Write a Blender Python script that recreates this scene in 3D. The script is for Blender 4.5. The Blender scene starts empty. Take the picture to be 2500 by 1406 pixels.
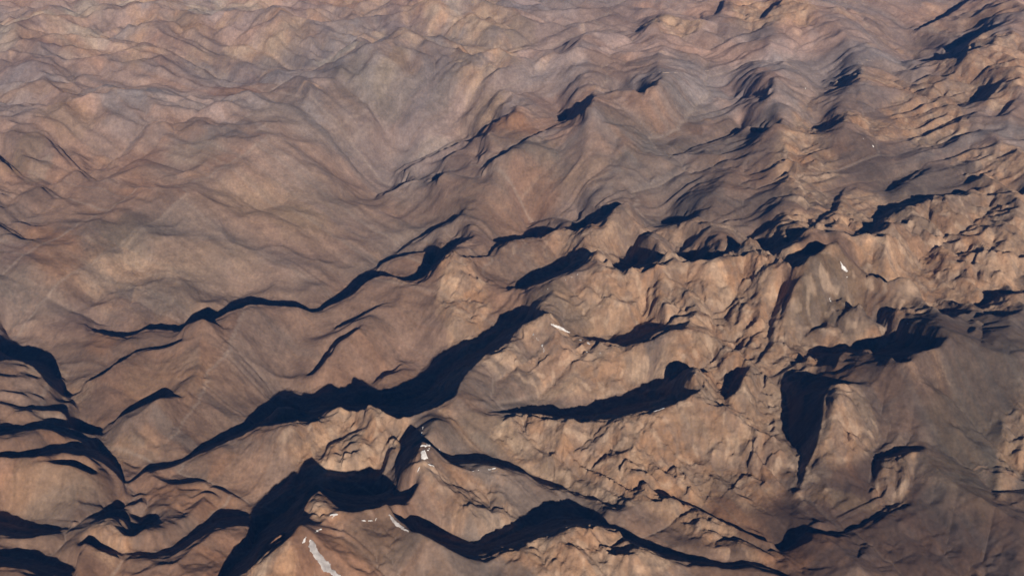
import bpy, math, time
import numpy as np
T0=time.time()
def log(*a): print('[%.1fs]'%(time.time()-T0),*a,flush=True)
sc=bpy.context.scene
# ------------------------------------------------------------------ camera, sky, sun, exposure
CAM_H=7000.0; PITCH=math.radians(29.0); FPX=3215.0; IW,IH=2500,1406
cam=bpy.data.cameras.new('camera'); cam_o=bpy.data.objects.new('camera',cam); sc.collection.objects.link(cam_o)
cam.sensor_width=36; cam.lens=36*FPX/IW; cam.clip_start=10; cam.clip_end=400000
cam_o.location=(0,0,CAM_H); cam_o.rotation_euler=(math.pi/2-PITCH,0,0)
sc.camera=cam_o
SUN_EL=math.radians(24.57); SHADOW_AZ=math.atan2((622-1250)/FPX, math.cos(PITCH)+(703-482)/FPX*math.sin(PITCH))  # shadows run forward and to the left
Ld=np.array([math.sin(SHADOW_AZ)*math.cos(SUN_EL),math.cos(SHADOW_AZ)*math.cos(SUN_EL),-math.sin(SUN_EL)])
SUN_STRENGTH=5.0; SKY_STRENGTH=0.05; EXPOSURE=0.42; HAZE=0.52e-5
sd=bpy.data.lights.new('sun','SUN'); sd.energy=SUN_STRENGTH; sd.angle=math.radians(0.5); sd.color=(1.0,0.90,0.78)
so=bpy.data.objects.new('sun',sd); sc.collection.objects.link(so)
from mathutils import Vector
so.rotation_euler=Vector(Ld.tolist()).to_track_quat('-Z','Y').to_euler(); so.location=(0,-2000,12000)
w=bpy.data.worlds.new('World'); sc.world=w; w.use_nodes=True
nt=w.node_tree; nt.nodes.clear()
sky=nt.nodes.new('ShaderNodeTexSky'); sky.sky_type='NISHITA'; sky.sun_disc=False
sky.sun_elevation=SUN_EL; sky.sun_rotation=math.atan2(-Ld[0],-Ld[1]); sky.altitude=7500; sky.air_density=0.4; sky.dust_density=0.1
bg=nt.nodes.new('ShaderNodeBackground'); bg.inputs[1].default_value=SKY_STRENGTH
wo=nt.nodes.new('ShaderNodeOutputWorld'); nt.links.new(sky.outputs[0],bg.inputs[0]); nt.links.new(bg.outputs[0],wo.inputs[0])
vs=sc.view_settings; vs.view_transform='Standard'; vs.look='None'; vs.gamma=1; vs.exposure=EXPOSURE; vs.use_curve_mapping=False

# ------------------------------------------------------------------ survey of the photograph: ridge crests and the edges of the shade they cast
Z={'Z1':(0,700,700/1394),'Z2':(600,900,700/1945),'Z3':(1200,900,750/2084),'Z4':(1750,800,750/1740),
'Z5':(600,450,700/1789),'Z6':(1200,450,750/1917),'Z7':(1800,400,700/1968),'Z8':(0,350,700/1968),
'T1':(0,0,700/2460),'T2':(600,0,700/2460),'T3':(1100,0,700/2460),'T4':(1800,0,700/2460),'T5':(900,200,700/2460),'T6':(1500,200,700/2460),'F':(0,0,1.0)}
def P(s):
    out=[];t='F'
    for w in s.split():
        if w in Z: t=w; continue
        a,b=w.split(','); o=Z[t]; out.append((o[0]+float(a)*o[2],o[1]+float(b)*o[2]))
    return np.array(out)
SH=[]
def S(n,c,s): SH.append((n,P(c),P(s)))
S('A','Z2 1000,1030 1030,1060 1150,1150 1250,1190 1370,1250 1500,1290 1640,1290 1760,1250 1940,1200 Z3 180,1215 340,1150 450,1130 490,1095 590,1068 620,1090 680,1065 760,1090 850,1100 920,1170 990,1220 1090,1240 1160,1290 1400,1330 1600,1350 1780,1335 1850,1360 1960,1406 2010,1430',
 'Z2 1040,1060 1100,1090 1180,1060 1250,1090 1350,1130 1560,1185 1700,1110 1880,1000 1945,985 Z3 120,1050 280,970 400,900 445,920 510,895 600,930 700,970 770,1040 830,1060 850,1090 920,1090 980,1140 1150,1200 1300,1260 1500,1310 1660,1330 1720,1300 1800,1320 1960,1390 2005,1428')
S('P1','F 470,1500 530,1450 Z2 0,1390 90,1310 160,1245 270,1190 330,1100 380,1010 400,940 440,880 500,828 560,880 600,920 650,970 700,983 880,980 960,965 1020,930 1080,905 1125,880',
 'Z1 1040,1440 1055,1406 1110,1300 1150,1265 1210,1215 1225,1085 1300,1010 1394,950 Z2 40,930 100,880 200,830 310,755 345,750 370,660 410,620 450,598 520,660 590,710 680,730 800,735 880,740 940,760 990,760 1010,830 1080,860 1120,878')
S('A2','Z1 620,1330 700,1322 800,1325 860,1300 950,1240 1050,1180 1150,1162 1200,1160','Z1 640,1290 690,1285 720,1300 820,1270 900,1215 960,1165 1020,1130 1080,1075 1150,1080 1200,1085')
S('B','Z1 620,965 700,905 830,880 900,850 960,820 1100,760 1190,720 1250,690 1330,685 1394,670 Z2 60,405 120,400 170,405 240,395 310,380 330,365 420,365 500,335 530,310 580,285 650,270 720,290 780,293 790,330 815,300 850,270 910,290 980,320 1040,338 1130,320 1230,290 1300,270 1370,220 1430,190 1440,130 1480,60 Z5 1400,1160 1500,1075 1560,1060 1640,1000 1700,930 1789,880 Z6 120,960 180,900 300,870 306,848',
 'Z1 630,950 670,905 700,880 760,850 820,855 850,840 910,830 930,800 1000,750 1100,700 1190,660 1210,625 1280,580 1320,530 1394,505 Z2 80,265 150,230 225,150 290,155 400,180 460,170 500,140 570,120 650,145 710,130 740,80 800,90 860,120 915,135 1000,115 1080,90 1150,60 Z5 1070,1210 1075,1180 1130,1130 1150,1090 1200,1060 1260,1020 1350,985 1460,965 1480,930 1540,900 1600,850 1650,830 1700,830 Z6 60,850 110,830 160,820 200,790 240,770 265,770 303,846')
S('C5','Z2 1640,300 1945,315 Z3 180,315 350,320 380,330 490,345 530,360 620,370 760,350 880,330 950,315 1050,290 1160,265 1250,258 1335,238','Z2 1640,294 Z3 0,290 100,285 200,270 280,257 370,265 400,285 480,293 600,260 740,225 800,195 900,180 960,155 1060,160 1160,147 1200,175 1260,220 1335,235')
S('C6','Z2 1190,630 1280,648 1400,655 1560,640 1680,655 1780,685 1850,715 Z3 80,670 160,700 240,720 310,770 400,825 520,850 640,890 740,910 800,945 862,962','Z2 1190,622 1250,615 1340,600 1440,577 1560,577 Z3 0,597 60,625 130,635 190,670 250,710 320,745 400,775 480,810 600,860 700,880 770,910 820,930 860,958')
S('C7','Z3 1110,845 1200,880 1310,930 1420,965 1520,1020 1600,1060 1700,1105 1800,1150 1900,1180','Z3 1110,840 1210,865 1290,910 1380,925 1420,955 1480,980 1530,1018 1620,1045 1700,1085 1800,1120 1900,1165')
S('V8','Z4 440,965 490,880 510,790 560,690 590,560 600,500 605,400 612,350 640,335 700,340 830,325 920,290 1000,255 1045,235 1047,190 1100,172 1180,155 1252,120','Z4 438,930 455,830 470,760 465,700 400,640 370,590 360,520 370,430 350,360 345,290')
S('V9','Z4 570,320 590,305 620,270 680,220 690,160 720,142 790,150','Z4 400,240 500,190 505,120 560,100 620,105 690,130')
S('V10','Z4 640,335 700,340 830,325 920,290 1000,255 1045,235 1047,190 1100,172 1180,155 1252,120','Z4 620,308 700,312 800,308 870,270 885,190')
S('V11','Z4 1047,190 1100,172 1180,155 1252,120','Z4 725,130 800,95 870,50 925,5')
S('D11','Z6 550,945 600,965 680,990 790,1005 830,1018 900,1000 980,980 1010,940 1100,910 1180,918','Z6 555,943 620,960 710,970 770,940 860,935 890,890 940,862 1050,870 1120,880 1180,915')
S('D12','Z6 140,640 220,650 330,620 450,570 530,530 600,508','Z6 145,625 180,590 250,550 350,510 440,485 505,470 560,490 600,506')
S('D13','Z6 690,512 760,535 830,540 930,530 990,505 1060,495 1080,475 1130,463 1190,490 1250,500 1320,485 1380,478 1450,455 1510,425 1570,408','Z6 690,508 790,495 810,470 865,470 870,440 905,432 950,440 1000,465 1050,475 1110,455 1160,440 1220,400 1290,382 1320,400 1350,425 1410,440 1490,415 1565,406')
S('D14','Z7 45,592 120,640 200,655 255,680 320,590 400,535 480,495 565,478','Z7 45,585 85,540 90,510 230,450 270,480 310,520 355,530')
S('D14b','Z7 270,685 370,715 450,680 530,635 640,590','Z7 270,675 400,640 500,620 640,585')
S('D15','Z6 490,305 540,303 565,268 600,265 630,298 690,275 715,240 730,190 780,150 850,160 860,110','Z6 495,290 520,235 550,230 560,165 545,155 610,135 650,165 690,190 728,192')
S('D16','Z6 1040,245 1110,248 1160,235 1230,225 1285,208 1300,180','Z6 1040,225 1090,205 1150,198 1230,200 1285,203')
S('D17','Z6 0,425 40,380 80,370 190,350 220,338 300,345 380,300 430,285 490,280','Z6 0,350 80,330 150,325 190,335 195,295 280,255 320,255 380,275')
S('E18','Z1 440,215 540,245 620,258 680,225 700,212 800,210 880,225 960,200 1040,170 1110,130 1220,92 Z5 0,765 100,755 240,768 320,770 410,805 470,795 520,760 600,730 680,690 740,620 800,585 850,570 930,580 1010,615','Z1 430,212 450,203 540,215 620,230 690,210 740,180 800,182 880,190 900,175 960,165 1030,140 1080,115 1130,70 1210,52 1300,60 Z5 0,705 100,710 160,730 300,728 350,750 400,785 450,775 510,725 600,670 650,620 700,570 760,540 800,530 860,545 940,570 990,590')
S('E19','Z5 805,540 850,500 900,475 960,455 1010,445 1130,425','Z5 805,520 840,480 880,452 960,436 1040,425 1130,420')
S('E20','Z5 930,440 990,405 1060,350 1110,330 1180,290 1260,250 1330,220 1440,217','Z5 930,430 1000,370 1060,345 1110,305 1200,255 1310,214 1440,213')
S('E21','Z5 1010,610 1060,620 1130,600 1140,550 1190,540 1220,480 1275,438','Z5 985,590 1060,570 1070,520 1110,515 1130,470 1140,410 1180,405 1230,425 1250,440')
S('E22','Z5 1250,410 1310,385 1350,370 1405,340','Z5 1255,370 1290,340 1350,322 1405,338')
S('E23','Z5 1330,460 1400,465 1520,455 1550,410 1600,370','Z5 1325,450 1400,455 1515,445 1535,400 1560,370')
S('E24','Z5 560,905 620,880 700,840 780,790 860,750 915,738','Z5 560,890 620,850 690,825 760,780 830,755 900,738')
S('E24b','Z5 425,1200 490,1120 540,1030 600,990 680,930','Z5 422,1190 475,1110 528,1010 590,980 670,925')
S('E25','Z5 795,1250 850,1205 920,1175 970,1125','Z5 793,1240 835,1190 910,1160 962,1122')
S('W26','Z1 -200,330 -100,350 0,365 60,360 110,365 160,390 200,430 240,480 280,540','Z1 -100,150 0,182 20,190 30,230 70,280 160,295 235,310 275,350 290,410')
S('W27','Z1 -100,560 0,570 100,600 220,605 290,605 340,590','Z1 0,555 100,580 210,583 330,565')
S('W28','Z1 -100,740 0,720 60,705 180,700 260,705 340,735 440,768','Z1 0,665 90,680 230,665 300,690 380,700 430,725 448,755')
S('W29','Z1 100,850 230,805 340,812 420,820 500,860 560,905 600,960 620,1040','Z1 180,830 240,780 330,770 430,765 462,740 485,722 510,780 560,825 595,880 602,940 618,1000')
S('W30','Z1 -120,1370 0,1365 60,1368 130,1380 200,1406 280,1425 370,1440','Z1 0,1263 80,1270 180,1280 250,1310 300,1340 370,1370')
S('W31','Z1 -120,1200 0,1210 60,1215 130,1220 200,1205 330,1185 400,1165','Z1 0,1092 60,1105 140,1140 230,1170 330,1175')
S('W32','Z1 500,1150 560,1125 600,1140 630,1190 640,1230','Z1 520,1110 570,1085 600,1085 640,1140 650,1190')
S('G33','T5 1590,322 1650,318 1690,325 1800,290 1830,285 1860,240 1915,175 1925,130','T5 1595,315 1630,270 1690,230 1780,240 1825,245')
S('G33b','T5 1300,510 1430,458 1550,405 1700,338 1800,298','T5 1300,500 1430,448 1550,395 1700,330 1790,296')
S('G34','T5 960,740 1010,725 1040,690 1100,650 1180,620 1250,560 1350,520','T5 955,738 970,690 1030,670 1090,640 1140,590 1150,560 1230,530 1340,510')
S('G35','T5 515,858 570,858 620,810 680,765','T5 520,850 560,810 610,765 640,757 675,762')
S('G36','T5 120,974 230,930 300,880 395,845','T5 120,968 230,915 290,860 390,842')
S('G37','T5 255,785 400,710 640,585 830,500 940,485 1000,450 1080,412','T5 255,775 400,705 640,577 840,490 930,460 980,420 1060,408')
S('G37b','T5 975,435 1000,405 1040,365 1090,332 1180,300 1250,262','T5 975,420 1000,370 1030,350 1085,325 1180,295 1235,245')
S('G38','T5 895,662 960,640 1035,594','T5 900,650 970,605 1030,590')
S('G39','T5 1170,380 1230,375 1285,362 1350,345','T5 1175,372 1230,350 1280,354')
S('G40','T3 1300,850 1335,880 1370,858 1440,850 1500,832 1560,815 1640,800 1745,730 1800,700','T3 1300,842 1370,840 1430,825 1490,828')
S('G41','T3 1590,800 1640,818 1700,765 1745,738','T3 1585,785 1610,760 1640,795 1690,750 1740,728')
S('G42','T3 1610,302 1650,297 1700,268 1722,240','T3 1612,290 1640,260 1710,240')
S('G43','T3 2070,268 2140,205 2165,150 2160,100','T3 2062,250 2095,200 2145,180 2130,130')
S('G44','T3 2260,142 2315,120 2345,60 2355,0','T3 2250,130 2290,70 2310,20 2340,0')
S('G45','T6 500,662 700,562 850,520 1000,465 1075,418 1160,402 1190,345','T6 500,655 700,552 850,510 1000,450 1070,410 1075,370 1095,338 1180,350')
S('G46','T6 1235,475 1280,490 1330,520 1360,440 1390,398 1440,350','T6 1228,460 1235,405 1300,400 1380,400')
S('G47','T6 1660,420 1800,398 1900,377 1940,345 2010,318 2110,310 2250,360','T6 1680,408 1720,370 1800,345 1930,335')
S('G48','T6 980,140 1080,132 1200,112 1280,100 1320,85 1345,30','T6 985,132 1100,110 1220,95 1240,70 1310,80')
S('G49','T4 740,742 880,762 950,750 1020,710 1030,675 1045,620','T4 745,695 850,690 870,655 950,650 1020,670')
S('G50','T4 1460,572 1540,572 1600,548 1750,520 1850,482 1950,458 2100,405 2180,370 2210,320','T4 1455,560 1530,530 1640,505 1720,475 1800,455 1950,440 2100,395')
S('G51','T4 1790,418 1870,412 1960,380 2060,320 2150,270 2210,245 2330,182','T4 1790,400 1830,370 1880,350 1950,290 2020,270 2080,228 2200,238 2250,205 2330,175')
S('G52','T4 1500,270 1590,235 1700,185 1800,140 1900,80 1960,30 2000,0','T4 1500,260 1590,215 1660,180 1760,120 1850,60 1950,0')
S('G53','T4 190,188 250,145 290,95 330,40','T4 182,165 210,120 270,60 325,35')
S('G54','T4 1925,935 1990,930 2020,890 2090,930 2150,850 2210,800 2270,720 2320,690','T4 1925,920 1930,890 2000,860 2060,760 2130,710 2200,690 2310,682')
S('G55','T4 2210,1028 2300,965 2360,900 2410,850','T4 2208,1005 2270,940 2340,830')
S('G57','T4 760,88 870,82 960,58 1030,10 1100,-5','T4 755,75 850,20 960,0')
S('H58','Z7 760,530 870,500 950,470 1010,400 1080,340 1140,310 1200,290 1300,240 1420,235 1500,215 1640,195','Z7 760,520 860,480 905,440 915,390 945,340 985,300 1050,290 1120,280 1200,240 1300,225 1500,208 1640,190')
S('H58b','Z7 1055,190 1110,155 1180,110 1240,60 1290,40','Z7 1020,200 1035,130 1060,118 1110,115 1180,85 1250,40')
S('H59','Z7 1020,702 1080,718 1140,715 1200,740 1290,770 1370,768 1400,690 1425,650','Z7 1010,665 1060,665 1130,650 1190,665 1260,700 1280,740 1330,735 1370,750')
S('H60','Z7 1225,1022 1280,1050 1330,1072 1400,1072 1480,1055 1550,1030 1600,1022 1640,970','Z7 1230,1018 1300,995 1370,983 1480,985 1560,1005 1600,1018')
S('H61','Z7 1665,1022 1750,1035 1830,1047 1910,1032 1935,985','Z7 1670,1010 1740,1005 1800,998 1860,1010 1908,1028')
S('H62','Z7 1840,212 1890,235 1968,237 2010,225 2040,170','Z7 1840,200 1900,196 1968,196')
S('H63','Z7 530,445 600,375 690,318 705,260 725,190 800,120','Z7 523,430 560,370 640,320 645,250 690,210 780,140')
S('H64','Z7 135,1392 190,1315 240,1255 252,1180 250,1100 305,980 355,880','Z7 130,1370 160,1300 195,1260 200,1200 225,1160 210,1080 255,980 300,900 330,800')
S('H65','Z4 560,1188 640,1184 720,1168 820,1135 930,1065 1060,1005','Z4 560,1178 700,1155 800,1110 870,1080 930,1030 1050,990')
S('H67','Z3 1605,232 1655,125 1695,50','Z3 1592,205 1615,110 1665,55')
S('K2','Z1 645,1225 660,1290 645,1330 622,1390 600,1430','Z1 638,1215 648,1285 634,1322 612,1380')
S('K3','Z1 420,1278 480,1293 550,1306 605,1318','Z1 430,1268 490,1281 560,1294 604,1300')
S('K4','Z1 290,892 390,900 440,924','Z1 300,884 395,888 445,912')
S('K5','Z1 -60,850 0,845 80,850 150,840 215,806','Z1 0,828 85,836 155,822 215,795')
S('K6','Z1 415,468 500,427 560,382 650,325 720,308 800,303 880,292','Z1 412,460 495,416 555,370 645,314 720,298 800,291 870,282')
S('K7','Z8 -30,75 0,97 150,225 300,305 420,385 540,462','Z8 14,98 162,229 312,309 430,387')
S('K8','Z8 395,15 455,90 555,190 700,290 762,325','Z8 408,20 470,95 568,194 706,292')
S('K9','Z8 -20,545 0,560 100,612 200,690 320,772','Z8 16,560 112,613 214,692')
S('K10','Z1 100,425 150,440 200,465 240,500','Z1 140,420 190,440 222,462')
S('K12','Z1 100,520 150,522 200,545 215,585','Z1 110,512 165,517 205,540')
S('K13','Z1 640,1215 700,1190 740,1165','Z1 645,1200 690,1160 720,1155')
S('K14','Z1 620,1062 660,1055 700,1032','Z1 622,1050 660,1028 690,1020')
S('K15','Z2 515,650 540,580 570,530 620,505 700,460 770,425','Z2 505,630 530,570 560,510 600,498 690,440 768,405')
S('K16','Z2 900,760 940,700 970,600 985,560 1010,540','Z2 890,740 925,660 945,580 960,530 1010,527')
S('K17','Z6 960,830 985,780 975,700 1000,640','Z6 950,815 968,770 962,700 985,640')
S('K18','Z6 1530,900 1560,800 1610,720','Z6 1518,880 1545,780 1600,712')
S('K19','Z6 1470,1340 1500,1260 1550,1190','Z6 1462,1320 1482,1250 1530,1190')
S('K20','Z6 1580,1060 1610,1000 1640,960','Z6 1572,1050 1598,985 1630,950')

cp_,sp_=math.cos(PITCH),math.sin(PITCH)
def ray(p):
    p=np.asarray(p,float); x=(p[...,0]-IW/2)/FPX; y=-(p[...,1]-IH/2)/FPX
    return np.stack([x,cp_+y*sp_,-sp_+y*cp_],-1)
VP=np.array([622.,482.])
def densify(p,step):
    o=[]
    for a,b in zip(p[:-1],p[1:]):
        n=max(1,int(np.hypot(*(b-a))/step))
        for k in range(n): o.append(a+(b-a)*k/n)
    o.append(p[-1]); return np.array(o)
def match(q,C):
    d=q-VP; s=(C-VP)@np.array([-d[1],d[0]]); best=None
    for i in range(len(C)-1):
        if s[i]*s[i+1]<=0 and s[i]!=s[i+1]:
            p=C[i]+s[i]/(s[i]-s[i+1])*(C[i+1]-C[i]); r=((p-VP)@d)/(d@d)
            if r>1.0005 and (best is None or r<best[0]):
                e=C[i+1]-C[i]; sn=abs(e[0]*d[1]-e[1]*d[0])/(np.hypot(*e)*np.hypot(*d)); best=(r,p,sn)
    return best
def kratio(c,q):
    rc,rq=ray(c),ray(q)
    return np.linalg.norm(np.cross(rc,Ld))/np.linalg.norm(np.cross(rq,Ld))*(rq[2]/rc[2])
def inpoly(poly,GX,GY):
    m=np.zeros(GX.shape,bool); n=len(poly)
    for i in range(n):
        a,b=poly[i],poly[(i+1)%n]
        if a[1]==b[1]: continue
        m^=((a[1]>GY)!=(b[1]>GY))&(GX<(b[0]-a[0])*(GY-a[1])/(b[1]-a[1])+a[0])
    return m
pairs=[]
MGX,MGY=np.meshgrid(np.arange(-350,2850,4.),np.arange(-120,1620,4.)); shade=np.zeros(MGX.shape,bool)
for n,C,Sx in SH: shade|=inpoly(np.vstack([C,Sx[::-1]]),MGX,MGY)
sd2=shade.copy(); sd2[1:]|=shade[:-1]; sd2[:-1]|=shade[1:]; sd2[:,1:]|=sd2[:,:-1]; sd2[:,:-1]|=sd2[:,1:]
bad=0
for n,C,Sx in SH:
    for q in densify(Sx,5.):
        m=match(q,C)
        if m is None or m[2]<.07: continue
        ln=np.hypot(*(m[1]-q))
        if ln>14:
            t=np.linspace(5/ln,1-5/ln,12)[:,None]; pp=q+(m[1]-q)*t; ci=np.clip(((pp-[-350,-120])/4).round().astype(int),0,[MGX.shape[1]-1,MGX.shape[0]-1])
            if sd2[ci[:,1],ci[:,0]].mean()<.8 and 0<q[0]<2500 and 0<q[1]<1406: bad+=1; continue
        pairs.append((n,m[1],q,kratio(m[1],q),min(1.,(m[2]/.25))**1.5))
log('pairs',len(pairs),'dropped',bad)
# heights over the pictured country: smooth sheet whose crests stand above the shade edges by the sun's slope
PEN=25.; OUT=5
def survey(st,iters,init=None,LEN=45.):
    global NX,NY,X0,Y0,GX,GY,mask,cutR,cutD
    X0,Y0=-350.,-120.; NX,NY=int(3200/st),int(1740/st)
    GX,GY=np.meshgrid(X0+np.arange(NX)*st,Y0+np.arange(NY)*st)
    mask=np.zeros(GX.shape,bool); cutR=np.zeros(GX.shape,bool); cutD=np.zeros(GX.shape,bool)
    def cut(C):
        for a,b in zip(C[:-1],C[1:]):
            lo=np.minimum(a,b);hi=np.maximum(a,b)
            i0,j0=((lo-[X0,Y0])/st).astype(int)-1; i1,j1=((hi-[X0,Y0])/st).astype(int)+2
            i0,j0=max(i0,0),max(j0,0); i1,j1=min(i1,NX-1),min(j1,NY-1)
            if i1<=i0 or j1<=j0: continue
            X=GX[j0:j1,i0:i1];Y=GY[j0:j1,i0:i1]
            def inter(dx,dy):
                s1=(b[0]-a[0])*(Y-a[1])-(b[1]-a[1])*(X-a[0]); s2=(b[0]-a[0])*(Y+dy-a[1])-(b[1]-a[1])*(X+dx-a[0])
                t1=dx*(a[1]-Y)-dy*(a[0]-X); t2=dx*(b[1]-Y)-dy*(b[0]-X)
                return (s1*s2<=0)&(t1*t2<=0)
            cutR[j0:j1,i0:i1]|=inter(st,0); cutD[j0:j1,i0:i1]|=inter(0,st)
    for n,C,Sx in SH: mask|=inpoly(np.vstack([C,Sx[::-1]]),GX,GY); cut(C)
    wR=(~cutR).astype(float); wR[:,:-1]*=~mask[:,:-1]&~mask[:,1:]; wR[:,-1]=0
    wD=(~cutD).astype(float); wD[:-1]*=~mask[:-1]&~mask[1:]; wD[-1]=0
    PR=[]
    def cl(p): return np.clip(((np.asarray(p)-[X0,Y0])/st).round().astype(int),0,[NX-1,NY-1])
    for n,c,q,k,wq in pairs:
        d=(c-q)/np.linalg.norm(c-q)
        def near(p,dr):
            for s in (2,4,6,8,11,15):
                j=cl(p+dr*s)
                if not mask[j[1],j[0]]: return j[1]*NX+j[0]
        a=near(c,d); b=near(q,-d)
        if a is None or b is None: continue
        PR.append((n,c,q,a,b,k,wq))
    A=np.array([t[3] for t in PR]);B=np.array([t[4] for t in PR]);K=np.array([t[5] for t in PR]); WP=12.*np.array([t[6] for t in PR])
    Z0=750.; lam=1.6e-5*st*st; bih=(LEN/st)**2
    def lap(z):
        o=np.zeros_like(z); d=(z[:,1:]-z[:,:-1])*wR[:,:-1]; o[:,1:]+=d;o[:,:-1]-=d
        d=(z[1:]-z[:-1])*wD[:-1]; o[1:]+=d;o[:-1]-=d
        return o
    def op(z):
        z=z.reshape(NY,NX); l=lap(z); o=(lam*z+l+bih*lap(l)).ravel(); zf=z.ravel()
        r=(zf[B]-K*zf[A])*WP
        return o+np.bincount(B,r,NX*NY)-np.bincount(A,K*r,NX*NY)
    # ground no steeper than rock and scree stand: limits on the rise between neighbours, enforced where broken
    rows_=Y0+np.arange(NY)*st; ph=PITCH-np.arctan(-(rows_-IH/2)/FPX); Rs=(CAM_H-Z0)/np.sin(np.clip(ph,.2,2)); px=Rs/FPX*st
    s1=math.radians(38); up_=px*math.sin(s1)/np.sin(ph+s1); s2=.55*ph; dn_=px*np.sin(s2)/np.sin(ph-s2); la_=px*.7
    UP=.5*(up_[1:]+up_[:-1])[:,None]; DN=.5*(dn_[1:]+dn_[:-1])[:,None]; LA=la_[:,None]
    def base_op(z2): return op0(z2)
    op0=op
    def outer(z,iters_):
        z2=z.reshape(NY,NX); d=z2[:-1]-z2[1:]; e=z2[:,1:]-z2[:,:-1]
        aD=((d>UP)|(d<-DN))*wD[:-1]*PEN; tD=np.clip(d,-DN,UP); aR=(np.abs(e)>LA)*wR[:,:-1]*PEN; tR=np.clip(e,-LA,LA)
        def op1(v):
            o=op0(v).reshape(NY,NX); v2=v.reshape(NY,NX); dd=(v2[:-1]-v2[1:])*aD; o[:-1]+=dd; o[1:]-=dd
            ee=(v2[:,1:]-v2[:,:-1])*aR; o[:,1:]+=ee; o[:,:-1]-=ee
            return o.ravel()
        b=rhs.reshape(NY,NX).copy(); b[:-1]+=tD*aD; b[1:]-=tD*aD; b[:,1:]+=tR*aR; b[:,:-1]-=tR*aR; b=b.ravel()
        D=dg.reshape(NY,NX).copy(); D[:-1]+=aD; D[1:]+=aD; D[:,1:]+=aR; D[:,:-1]+=aR; D=D.ravel()
        r=b-op1(z); y=r/D; p=y.copy(); rs=r@y; z=z.copy()
        for it in range(iters_):
            Ap=op1(p); al=rs/(p@Ap); z+=al*p; r-=al*Ap; y=r/D; rn=r@y
            if rn<.5: break
            p=y+(rn/rs)*p; rs=rn
        return z,float((aD>0).sum()+(aR>0).sum())
    g=CAM_H*(1-K)*WP
    rhs=np.full(NX*NY,lam*Z0)+np.bincount(B,g,NX*NY)-np.bincount(A,K*g,NX*NY)
    dg=np.full((NY,NX),lam); deg=wR.copy(); deg[:,1:]+=wR[:,:-1]; deg+=wD; deg[1:]+=wD[:-1]
    dg=dg+deg+bih*(deg*deg+deg); dg=dg.ravel()+np.bincount(B,WP,NX*NY)+np.bincount(A,K*K*WP,NX*NY)
    z=np.full(NX*NY,Z0) if init is None else init.ravel().copy()
    for k in range(OUT): z,nv_=outer(z,iters//OUT)
    log('survey',st,nv_)
    return z.reshape(NY,NX),PR
def up2(z,ny,nx):
    j=np.minimum(np.arange(ny)/2,z.shape[0]-1.001); i=np.minimum(np.arange(nx)/2,z.shape[1]-1.001)
    j0=j.astype(int);i0=i.astype(int);fj=(j-j0)[:,None];fi=(i-i0)[None]
    return (z[j0][:,i0]*(1-fi)+z[j0][:,i0+1]*fi)*(1-fj)+(z[j0+1][:,i0]*(1-fi)+z[j0+1][:,i0+1]*fi)*fj
z,_=survey(20.,1000); z,_=survey(10.,1200,up2(z,174,320)); zimg,PR=survey(5.,500,up2(z,348,640)); st=5.
zi=zimg.ravel()
def cell(p): return np.clip(((np.asarray(p)-[X0,Y0])/st).round().astype(int),0,[NX-1,NY-1])
er_=[float(v) for v in np.percentile(zimg[~mask],[0,5,50,95,100]).round()]
log('survey heights solved',er_, float(np.mean([abs((CAM_H-zi[t[4]])-t[5]*(CAM_H-zi[t[3]])) for t in PR])))

# ------------------------------------------------------------------ terrain grid: rings round the point under the camera (azimuth, log distance)
DU=0.00095; U0,U1=-0.62,0.62; V0,V1=math.log(5600.),math.log(30000.)
NU=int((U1-U0)/DU)+1; NV=int((V1-V0)/DU)+1
uu=U0+np.arange(NU)*DU; vv=V0+np.arange(NV)*DU
UU,VV=np.meshgrid(uu,vv); R=np.exp(VV)
def unproject(p,z):
    d=ray(p); t=(z-CAM_H)/d[...,2]; return d[...,0]*t,d[...,1]*t
def touv(x,y): return np.arctan2(x,y),0.5*np.log(x*x+y*y)
acc=np.zeros(NU*NV); cnt=np.zeros(NU*NV)
def addc(x,y,z,wt):
    u,v=touv(x,y); i=((u-U0)/DU).round().astype(int); j=((v-V0)/DU).round().astype(int)
    ok=(i>=0)&(j>=0)&(i<NU)&(j<NV); k=(j*NU+i)[ok]
    wt=np.broadcast_to(wt,np.shape(z))
    acc[:]+=np.bincount(k,(np.asarray(z)*wt)[ok],NU*NV); cnt[:]+=np.bincount(k,wt[ok],NU*NV)
# lit ground
er=mask.copy(); er[1:]|=mask[:-1]; er[:-1]|=mask[1:]; er[:,1:]|=mask[:,:-1]; er[:,:-1]|=mask[:,1:]; er|=cutR|cutD
blk=er[:-1,:-1]|er[1:,:-1]|er[:-1,1:]|er[1:,1:]
bj,bi=np.nonzero(~blk)
for sj in (.125,.375,.625,.875):
    for si in (.125,.375,.625,.875):
        zz=(zimg[bj,bi]*(1-si)+zimg[bj,bi+1]*si)*(1-sj)+(zimg[bj+1,bi]*(1-si)+zimg[bj+1,bi+1]*si)*sj
        x,y=unproject(np.stack([X0+(bi+si)*st,Y0+(bj+sj)*st],-1),zz); addc(x,y,zz,0.002)
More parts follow.
